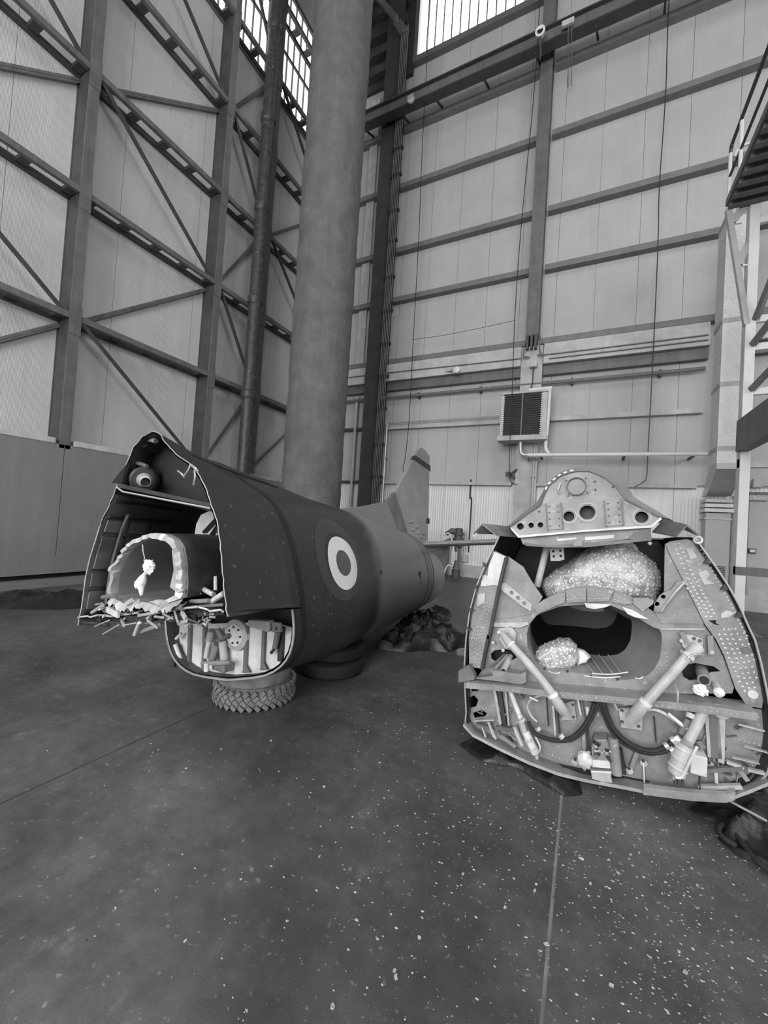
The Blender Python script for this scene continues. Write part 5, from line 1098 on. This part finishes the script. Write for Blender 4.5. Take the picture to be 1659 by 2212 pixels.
# ---- lower bulkhead
LB = [(75, 352), (76, 490), (66, 560), (110, 618), (250, 688), (400, 758), (560, 818), (700, 850), (900, 884), (1030, 910), (1250, 942), (1420, 946), (1535, 905), (1640, 862), (1672, 790), (1682, 650), (1668, 500), (1580, 490), (1300, 452), (1000, 425), (750, 402), (500, 380), (300, 360)]
lbk = nplate('lower_bulkhead', [N4(*q, .07) for q in LB], .07, .014, 'grey', [[N4(*q, .07) for q in ((92, 362), (118, 358), (140, 376), (128, 398), (95, 400))], [N4(*q, .07) for q in ((84, 432), (108, 420), (130, 445), (118, 480), (84, 488))], [N4(*q, .07) for q in ((102, 512), (150, 498), (176, 515), (165, 532), (110, 540))]])
bot = resample([N4(*q, .0) for q in ((60, 568), (110, 622), (250, 694), (400, 764), (560, 824), (700, 856), (900, 892), (1030, 918), (1250, 950), (1420, 956), (1538, 912), (1645, 868))], 60)
MB().loft([[p + Vector((0, .08, .012)) for p in bot], [p + Vector((0, -.045, .016)) for p in bot], [p + Vector((0, -.05, .0)) for p in bot], [p + Vector((0, .08, -.006)) for p in bot]], False).build('bottom_flange', 'grey', nose)
mb_ = resample([N4(*q, -.05) for q in ((1000, 905), (1250, 935), (1430, 945), (1480, 930))], 20)
MB().loft([[p + Vector((0, 0, .02)) for p in mb_], [p + Vector((0, -.02, .012)) for p in mb_], [p + Vector((0, -.02, -.03)) for p in mb_]], False).build('bent_strip', 'grey', nose)
for xx in (100, 130, 170, 215, 262, 310, 345): pass
rivets(lbk, [(N4(140, 480, .07), N4(200, 500, .07), 5), (N4(480, 720, .07), N4(640, 790, .07), 9), (N4(900, 860, .07), N4(1130, 890, .07), 12), (N4(1050, 480, .07), N4(1130, 470, .07), 5), (N4(1430, 640, .07), N4(1640, 690, .07), 9)], -.001, .005)
def up4(name, qa, qb, w_, dep, m, d=.04): return MB().beam(N4(*qa, d), N4(*qb, d), w_ * .8, dep, (0, 1, 0)).build(name, m, lbk)
for qa, qb, w_, m in (((215, 375), (252, 585), .022, 'grey_l'), ((240, 382), (272, 575), .030, 'dk_in'), ((275, 385), (292, 575), .014, 'grey_l'), ((490, 440), (500, 580), .006, 'dk_in'), ((525, 470), (538, 630), .016, 'grey_l'), ((545, 480), (560, 630), .010, 'dk_in'), ((650, 410), (672, 520), .012, 'alu_p'), ((670, 415), (690, 540), .010, 'grey_d'), ((1058, 535), (1068, 665), .006, 'dk_in'), ((1330, 500), (1346, 740), .018, 'grey_l'), ((1368, 505), (1382, 745), .060, 'grey_d'), ((1412, 520), (1408, 770), .034, 'grey_l'), ((685, 610), (690, 720), .024, 'grey'), ((705, 560), (712, 700), .014, 'dk_in'), ((975, 690), (935, 800), .024, 'grey'), ((1000, 770), (1005, 875), .008, 'alu_p')):
    up4('upright_channel', qa, qb, w_, .03, m)
MB().tube([N4(1412, 515, .0), N4(1412, 530, .0)], .035, 12).build('rod_end', 'grey_l', lbk, smooth=True)
for q in ((256, 578), (640, 758), (925, 805), (1000, 765), (1408, 782), (1438, 780), (1345, 775)): bolt(N4(*q, .06), .020, 'grey_l', lbk, .03); bolt(N4(*q, .028), .009, 'dk_in', lbk, .003)
# strut feet
nplate('foot_plate', [N4(560, 470, .03), N4(635, 450, .03), N4(648, 548, .03), N4(575, 552, .03)], .03, .03, 'grey_l', [hole(N4(628, 470, .03), .010, 10), hole(N4(632, 535, .03), .010, 10)], lbk)
fp_ = nplate('foot_plate', [N4(870, 490, .02), N4(955, 488, .02), N4(1000, 520, .02), N4(994, 606, .02), N4(884, 590, .02)], .02, .03, 'grey_l', [hole(N4(*q), .010, 10) for q in ((890, 508), (890, 568), (978, 592), (980, 540))], lbk)
# hydraulic jacks
def jack(pts, rr, m, name='hydraulic_jack'): return npipe(name, pts, rr, m, 14, lbk)
jack([N4(300, 400, .0), N4(345, 520, -.03)], .022, 'alu_p'); jack([N4(345, 520, -.03), N4(375, 620, -.05), N4(380, 625, -.05)], [.030, .030, .022], 'alu')
jack([N4(378, 612, -.05), N4(430, 725, -.06)], .034, 'alu_p'); jack([N4(432, 725, -.06), N4(440, 755, -.06)], .014, 'grey_l')
jack([N4(318, 585, .0), N4(362, 685, -.01)], .026, 'alu'); jack([N4(330, 390, .0), N4(362, 440, .0)], .02, 'grey_d')
for q in ((352, 545), (392, 650), (415, 695)): npipe('jack_ring', [N4(q[0], q[1], -.055), N4(q[0] + 6, q[1] + 12, -.055)], .040, 'grey_l', 14, lbk)
npipe('jack_wire', smoothpath([N4(430, 640, -.08), N4(455, 690, -.09), N4(448, 720, -.09), N4(420, 735, -.09)], 5), .006, 'alu', 6, lbk)
jack([N4(1322, 492, -.02), N4(1240, 660, -.05)], .036, 'grey_l'); jack([N4(1240, 660, -.05), N4(1225, 690, -.06)], [.036, .052], 'grey')
jack([N4(1228, 682, -.06), N4(1172, 830, -.08), N4(1168, 838, -.08)], [.062, .060, .045], 'grey_l')
for t_ in (.12, .45, .75): npipe('jack_ring', [N4(1228, 682, -.06).lerp(N4(1172, 830, -.08), t_), N4(1228, 682, -.06).lerp(N4(1172, 830, -.08), t_ + .06)], .066, 'alu_p', 18, lbk)
npipe('jack_stem', [N4(1166, 838, -.08), N4(1160, 862, -.08)], .012, 'alu', 8, lbk)
npipe('jack_strap', smoothpath([N4(1285, 690, -.10), N4(1240, 780, -.12), N4(1205, 850, -.12), N4(1170, 852, -.12)], 5), .010, 'alu_p', 6, lbk)
npipe('jack_head', [N4(1270, 485, -.01), N4(1370, 510, -.01)], .028, 'grey', 12, lbk)
vb = N4(1280, 762, -.06); MB().box(vb.x - .035, vb.x + .035, YN - .12, YN - .02, vb.z - .05, vb.z + .05).build('valve_box', 'alu_p', lbk, bevel=.006)
for a_, b_, r_, m in (((1250, 515), (1245, 540), .028, 'alu_p'), ((1235, 545), (1195, 620), .022, 'grey_d'), ((1130, 515), (1215, 585), .014, 'alu_p'), ((1180, 560), (1230, 600), .016, 'grey'), ((1290, 660), (1310, 700), .03, 'grey_d'), ((1295, 720), (1325, 760), .02, 'grey_l'), ((1300, 800), (1285, 840), .014, 'grey_d'), ((1150, 745), (1135, 800), .012, 'alu'), ((1160, 640), (1190, 675), .036, 'alu_p'), ((1165, 850), (1170, 890), .010, 'dk_in'), ((1185, 855), (1190, 895), .010, 'dk_in'), ((1205, 858), (1212, 898), .010, 'dk_in')):
    npipe('hydraulic_fitting', [N4(*a_, -.04), N4(*b_, -.05)], r_, m, 10, lbk)
# hoses
for pts, r_ in (([(395, 560), (420, 610), (470, 640), (540, 656), (610, 648), (665, 610), (710, 545), (745, 460)], .016), ([(405, 580), (440, 630), (500, 655), (560, 664), (625, 655), (680, 615), (725, 550), (765, 455)], .013),
                ([(780, 440), (805, 520), (840, 590), (900, 655), (980, 700), (1060, 712), (1120, 690), (1150, 665)], .018), ([(790, 440), (820, 540), (860, 615), (920, 675), (1000, 718), (1080, 722), (1140, 705), (1165, 690)], .015), ([(770, 445), (790, 520), (825, 600), (880, 665), (960, 712), (1040, 730), (1130, 718)], .012)):
    npipe('rubber_hose', smoothpath([N4(*q, -.05) for q in pts], 6), r_, 'rubber', 9, lbk)
for q, q2 in (((560, 628), (575, 645)), ((1115, 690), (1135, 682)), ((1150, 660), (1170, 650)), ((1145, 712), (1165, 700)), ((440, 590), (452, 604))): npipe('hose_clamp', [N4(*q, -.055), N4(*q2, -.055)], .026, 'alu', 10, lbk)
npipe('small_pipe', smoothpath([N4(470, 420, .0), N4(410, 440, -.02), N4(390, 480, -.02), N4(410, 530, -.02), N4(440, 560, -.02)], 5), .009, 'grey_l', 7, lbk)
npipe('small_pipe', smoothpath([N4(1000, 500, -.02), N4(1060, 495, -.02), N4(1120, 520, -.02), N4(1180, 560, -.02), N4(1230, 580, -.03)], 5), .012, 'alu_p', 7, lbk)
npipe('small_pipe', smoothpath([N4(820, 420, -.02), N4(845, 460, -.02), N4(865, 500, -.02)], 5), .01, 'alu', 7, lbk)
npipe('small_pipe', smoothpath([N4(660, 430, -.02), N4(715, 425, -.02), N4(735, 430, -.02)], 5), .009, 'alu', 7, lbk)
for a_, b_, r_, m in (((560, 415), (610, 412), .016, 'alu_p'), ((575, 400), (585, 430), .012, 'alu'), ((865, 450), (940, 455), .018, 'alu_p'), ((900, 440), (905, 468), .022, 'alu'), ((1080, 465), (1120, 460), .024, 'grey_l'), ((400, 430), (445, 450), .014, 'alu'), ((740, 455), (760, 510), .024, 'grey_d'), ((748, 460), (742, 520), .012, 'alu_p'), ((765, 445), (770, 500), .03, 'dk_in'), ((785, 500), (795, 520), .016, 'alu_p'), ((705, 480), (712, 530), .016, 'alu_p'), ((740, 520), (715, 575), .012, 'grey_l'), ((770, 480), (762, 530), .008, 'alu')):
    npipe('pipe_union', [N4(*a_, -.03), N4(*b_, -.03)], r_, m, 10, lbk)
# central pack and post
pk = nplate('junction_pack', [N4(728, 700, -.06), N4(740, 660, -.06), N4(812, 658, -.06), N4(832, 740, -.06), N4(836, 815, -.06), N4(730, 805, -.06)], -.05, .10, 'grey', (), lbk, .006)
nplate('crumpled_foil', [N4(722, 815, -.06), N4(835, 820, -.06), N4(830, 850, -.06), N4(838, 880, -.06), N4(790, 876, -.06), N4(730, 858, -.06)], -.07, .06, 'alu', (), lbk, .004)
nplate('pack_lid', [N4(735, 762, -.06), N4(822, 768, -.06), N4(828, 808, -.06), N4(732, 800, -.06)], -.058, .01, 'alu_p', (), lbk)
for _ in range(14):
    p = N4(random.uniform(735, 825), random.uniform(670, 750), -.06); MB().tube([p, p + Vector((random.uniform(-.03, .03), -.015, random.uniform(-.02, .02)))], random.uniform(.005, .011), 7).build('pack_stub', random.choice(['grey_l', 'alu', 'dk_in', 'grey_d']), lbk)
npipe('round_post', [N4(840, 645, -.05), N4(862, 838, -.06)], .036, 'grey', 16, lbk)
npipe('dark_post', [N4(868, 700, .0), N4(890, 830, .0)], .03, 'dk_in', 10, lbk)
MB().blob(N4(692, 760, -.04), .045, .04, .05, 14, 10, .35, 3, 4).build('valve_body', 'alu_p', lbk, smooth=True)
npipe('valve_neck', [N4(690, 720, -.03), N4(692, 800, -.04)], .018, 'grey_d', 10, lbk)
# clutter at both lower corners
for a_, b_, w_, m in (((110, 552), (215, 548), .010, 'alu'), ((120, 570), (190, 590), .02, 'grey_d'), ((185, 560), (215, 640), .018, 'grey_l'), ((225, 590), (320, 600), .03, 'grey_d'), ((250, 630), (330, 690), .03, 'grey'), ((290, 640), (330, 700), .02, 'dk_in'), ((205, 600), (225, 650), .016, 'grey_l'), ((150, 575), (170, 640), .012, 'grey_l'), ((1500, 570), (1640, 606), .008, 'alu'), ((1530, 685), (1655, 720), .006, 'alu'), ((1470, 745), (1612, 778), .006, 'alu'), ((1330, 815), (1540, 800), .03, 'grey_d'), ((1440, 770), (1530, 800), .02, 'grey_l'), ((1500, 800), (1550, 870), .03, 'grey'), ((1550, 810), (1640, 830), .02, 'grey_l'), ((1298, 840), (1298, 915), .008, 'dk_in'), ((1380, 820), (1385, 880), .02, 'grey_l'), ((1290, 905), (1520, 900), .03, 'grey_l')):
    MB().beam(N4(*a_, .0), N4(*b_, -.01), w_ * .7, .025, (0, 1, 0)).build('torn_bracket', m, lbk)
for _ in range(50):
    lft = random.random() < .5
    x, y = (random.uniform(120, 330), random.uniform(470, 660)) if lft else (random.uniform(1320, 1640), random.uniform(560, 860))
    if lft and y > 560 + (x - 110) * .5: continue
    A_ = N4(x, y, .05); B_ = A_ + Vector((random.uniform(-.05, .05), random.uniform(-.03, 0), random.uniform(-.05, .05)))
    MB().beam(A_, B_, random.uniform(.004, .010), .012, (0, 1, 0)).build('torn_bracket', random.choice(['grey_l', 'grey', 'grey_d', 'grey_d', 'dk_in']), lbk)

# ================================================================== TYRES, TARPAULINS, LITTER
def tyre(name, cx, cy, z0, h, ro, ri, m, label, knobs=0, tilt=0.0):
    t_ = empty(name, (cx, cy, z0), label, 'tyre', 'old tyres under the rear fuselage')
    prof = [(ri, .12), (ri + .01, .0), (ri + .05, -.02), (lerp(ri, ro, .55), -.0), (ro - .04, .03), (ro - .008, .14), (ro, .28), (ro, .72), (ro - .008, .86), (ro - .04, .97), (lerp(ri, ro, .55), 1.0), (ri + .05, 1.02), (ri + .01, 1.0), (ri, .88)]
    n = 56; rings = []
    for j in range(n):
        a = 2 * math.pi * j / n
        rings.append([Vector((cx + r_ * math.cos(a), cy + r_ * math.sin(a), z0 + max(0, zz) * h + tilt * r_ * math.cos(a + 1.0))) for r_, zz in prof])
    rings.append(rings[0]); MB().loft(rings, False).build('carcass', m, t_, smooth=True)
    for zz in (.36, .5, .64):      # circumferential ribs
        MB().tube([(cx + (ro + .001) * math.cos(2 * math.pi * k / n), cy + (ro + .001) * math.sin(2 * math.pi * k / n), z0 + zz * h + tilt * ro * math.cos(2 * math.pi * k / n + 1.0)) for k in range(n + 1)], .0045, 5, False).build('tread_rib', m, t_)
    if knobs:
        mb = MB()
        for row, (zz, sh) in enumerate(((.16, 0), (.84, .5), (.40, .25), (.62, .75))):
            for k in range(knobs):
                a = 2 * math.pi * (k + sh) / knobs; sl = .35 if row in (1, 3) else -.35
                d = Vector((math.cos(a), math.sin(a), 0)); tg = Vector((-math.sin(a), math.cos(a), 0)); c_ = Vector((cx, cy, z0 + zz * h)) + d * (ro + .004)
                mb.beam(c_ - tg * .016 - Vector((0, 0, sl * .04)), c_ + tg * .016 + Vector((0, 0, sl * .04)), .028, .018 if row > 1 else .03, d)
        mb.build('tread_blocks', m, t_, kind='stuff')
    return t_
tyre('car_tyre', -2.39, 2.57, 0, .155, .31, .19, 'rubber_p', 'knobbly lower tyre on the floor under the belly opening', 34)
tyre('car_tyre', -2.385, 2.54, .157, .12, .292, .18, 'rubber_p', 'pale dusty upper tyre pressed under the belly opening')
tyre('car_tyre', -2.22, 3.42, 0, .15, .34, .2, 'rubber', 'black lower tyre of the rear stack in deep shade')
tyre('car_tyre', -2.22, 3.44, .152, .13, .335, .2, 'rubber', 'black upper tyre of the rear stack touching the fuselage')

def tarp(name, pts, h, seed, label, m='tarp', fq=3.5, sharp=1.0, n=84, k=20, base=.004):
    """crumpled cloth over a floor outline (list of xy), ridged folds, height h"""
    P = resample([Vector((x, y, 0)) for x, y in pts] + [Vector((pts[0][0], pts[0][1], 0))], n + 1)[:-1]; c_ = sum(P, Vector()) / n
    rings = []; 
    for i in range(k + 1):
        t = i / k; rg_ = []
        for p in P:
            q = c_.lerp(p, t); s_ = Vector((seed * 3.1, seed * 1.7, 0))
            rid = 1 - abs(noise.noise(Vector((q.x * fq, q.y * fq, 0)) + s_)) * 2.2; rid2 = 1 - abs(noise.noise(Vector((q.x * fq * 2.6, q.y * fq * 2.6, 3)) + s_)) * 2.0
            z = h * max(0, .55 * rid + .25 * rid2 + .2) * (1 - t ** 3) ** sharp + base
            q = q + Vector((noise.noise(q * 5 + s_), noise.noise(q * 5 - s_), 0)) * .04 * t
            rg_.append(Vector((q.x, q.y, z)))
        rings.append(rg_)
    mb = MB().loft(rings); low = [Vector((p.x, p.y, 0.0005)) for p in rings[-1]]; mb.loft([rings[-1], low], True, False, True)
    o = mb.build(name, m, smooth=True); return tag(o, label, 'tarpaulin')
fx = lambda *q: [(onZ(x, y).x, onZ(x, y).y) for x, y in q]
tarp('crumpled_tarpaulin', fx((812, 1402), (845, 1372), (870, 1345), (905, 1330), (940, 1340), (965, 1372), (1000, 1388), (1040, 1400), (1060, 1425), (1000, 1418), (930, 1405), (880, 1410)), .24, 3, 'large crumpled dark tarpaulin under and beside the tail end', fq=4.2, sharp=.4)
tarp('crumpled_tarpaulin', fx((905, 1338), (925, 1322), (950, 1318), (975, 1332), (972, 1342), (940, 1346)), .16, 5, 'small dark folded sheet on the floor behind the large tarpaulin', fq=2.5, sharp=.5)
tarp('crumpled_tarpaulin', fx((-60, 1312), (-20, 1288), (60, 1282), (110, 1286), (180, 1276), (190, 1312), (120, 1318), (70, 1318)), .16, 8, 'crumpled dark tarpaulin along the foot of the left doors', fq=2.6)
tarp('crumpled_tarpaulin', fx((1000, 1606), (1030, 1588), (1120, 1600), (1245, 1680), (1248, 1716), (1215, 1718), (1165, 1690), (1100, 1655), (1050, 1648), (1020, 1632)), .06, 12, 'black sheeting squeezed under the left edge of the nose section', fq=5, sharp=.5)
tarp('crumpled_tarpaulin', fx((1470, 1742), (1520, 1722), (1640, 1690), (1740, 1700), (1760, 1880), (1700, 1920), (1659, 1880), (1600, 1850), (1555, 1815), (1560, 1790), (1520, 1770)), .12, 15, 'dark sheeting trailing out from the right edge of the nose section', fq=4.5, sharp=.6)
a_, b_ = onZ(1478, 1745), onZ(1655, 1812)
o = MB().tube([a_ + Vector((0, 0, .10)), a_.lerp(b_, .5) + Vector((0, 0, .13)), b_ + Vector((0, 0, .09))], .007, 8).build('loose_pole', 'grey', smooth=True); tag(o, 'thin grey pole lying across the dark sheeting at right', 'pole')
lp2 = [onZ(x, y) + Vector((0, 0, .02)) for x, y in ((1590, 1836), (1562, 1818), (1552, 1800), (1562, 1790), (1580, 1800), (1610, 1840), (1640, 1875), (1675, 1900))]
o = MB().tube(smoothpath(lp2, 6), .012, 7).build('rubber_cord', 'rubber', smooth=True); tag(o, 'looped black rubber cord at the edge of the dark sheeting', 'cord')
# ---- flakes of paint and crumbs on the floor
def chip_mesh(seed, s_):
    rnd = random.Random(seed); n = rnd.randint(5, 7); mb = MB(); top = []; bt = []
    for k in range(n):
        a = 2 * math.pi * k / n + rnd.uniform(-.3, .3); r_ = s_ * rnd.uniform(.55, 1.1)
        top.append((r_ * math.cos(a), r_ * .7 * math.sin(a), s_ * rnd.uniform(.12, .4))); bt.append((r_ * math.cos(a), r_ * .7 * math.sin(a), 0))
    mb.loft([bt, top], True, True, True); return mb
big = [(330, 1625), (342, 1620), (402, 1660), (478, 1618), (820, 1648), (955, 1865), (1000, 1888), (1190, 1790), (1195, 1778), (853, 2097), (855, 2112), (400, 2033), (905, 2026), (770, 1988), (718, 2176), (1012, 2046), (1155, 1925), (1158, 1910), (1110, 1898), (1240, 1860), (1255, 1855), (1316, 1858), (1335, 1886), (1275, 1910), (1380, 1842), (1385, 1800), (1495, 1853), (1494, 1876), (1506, 1912), (1430, 1930), (1450, 1990), (1540, 1940), (1320, 2130), (1480, 2100), (1560, 2160), (620, 1990), (520, 1900), (690, 1850), (830, 1800), (1060, 1780), (730, 1530), (700, 1700), (585, 1600), (905, 1720), (1310, 1800), (1180, 2040), (1090, 1960), (1580, 2010)]
for i, q in enumerate(big):
    p = onZ(*q); mb = chip_mesh(i, random.uniform(.005, .012)); a = random.uniform(0, 6.28)
    mb.v = [Vector((p.x + v.x * math.cos(a) - v.y * math.sin(a), p.y + v.x * math.sin(a) + v.y * math.cos(a), v.z + .0004)) for v in mb.v]
    o = mb.build('paint_flake', 'chip'); tag(o, 'pale flake of paint lying on the dark concrete floor', 'paint flake', 'larger paint flakes on the floor')
def litter(name, count, m, smin, smax, label, seed):
    rnd = random.Random(seed); mb = MB(); clus = [(rnd.gauss(.2, .8), rnd.uniform(1.1, 3.2), rnd.uniform(.08, .35)) for _ in range(40)] + [(-1.7, 3.3, .3), (-1.4, 3.6, .35), (-1.1, 3.0, .3), (.4, 1.9, .3)]
    for i in range(count):
        u_ = rnd.random()
        if u_ < .45: c_ = clus[rnd.randrange(len(clus))]; x, y = rnd.gauss(c_[0], c_[2]), rnd.gauss(c_[1], c_[2] * .8)
        elif u_ < .82: x, y = rnd.gauss(.2, .9), rnd.uniform(.9, 3.4)
        else: x, y = rnd.uniform(-4.5, 3.0), rnd.uniform(.8, 6.5)
        if -3.1 < x < -1.6 and 2.3 < y < 4.0: continue
        s_ = smin + (smax - smin) * rnd.random() ** 3; a0 = rnd.uniform(0, 6.28); n = 5; base = len(mb.v); h = s_ * rnd.uniform(.2, .6)
        for k in range(n):
            a = a0 + 2 * math.pi * k / n; r_ = s_ * rnd.uniform(.6, 1.2); mb.v.append(Vector((x + r_ * math.cos(a), y + r_ * .7 * math.sin(a), .0003)))
        mb.v.append(Vector((x, y, h)))
        for k in range(n): mb.f.append((base + k, base + (k + 1) % n, base + n))
    o = mb.build(name, m); return tag(o, label, 'debris', None, 'stuff')
litter('paint_litter', 5200, 'chip', .0014, .0075, 'fine pale specks and crumbs scattered over the concrete floor', 4)
litter('dark_litter', 2200, 'chip_d', .0014, .007, 'fine dark crumbs scattered over the concrete floor', 9)
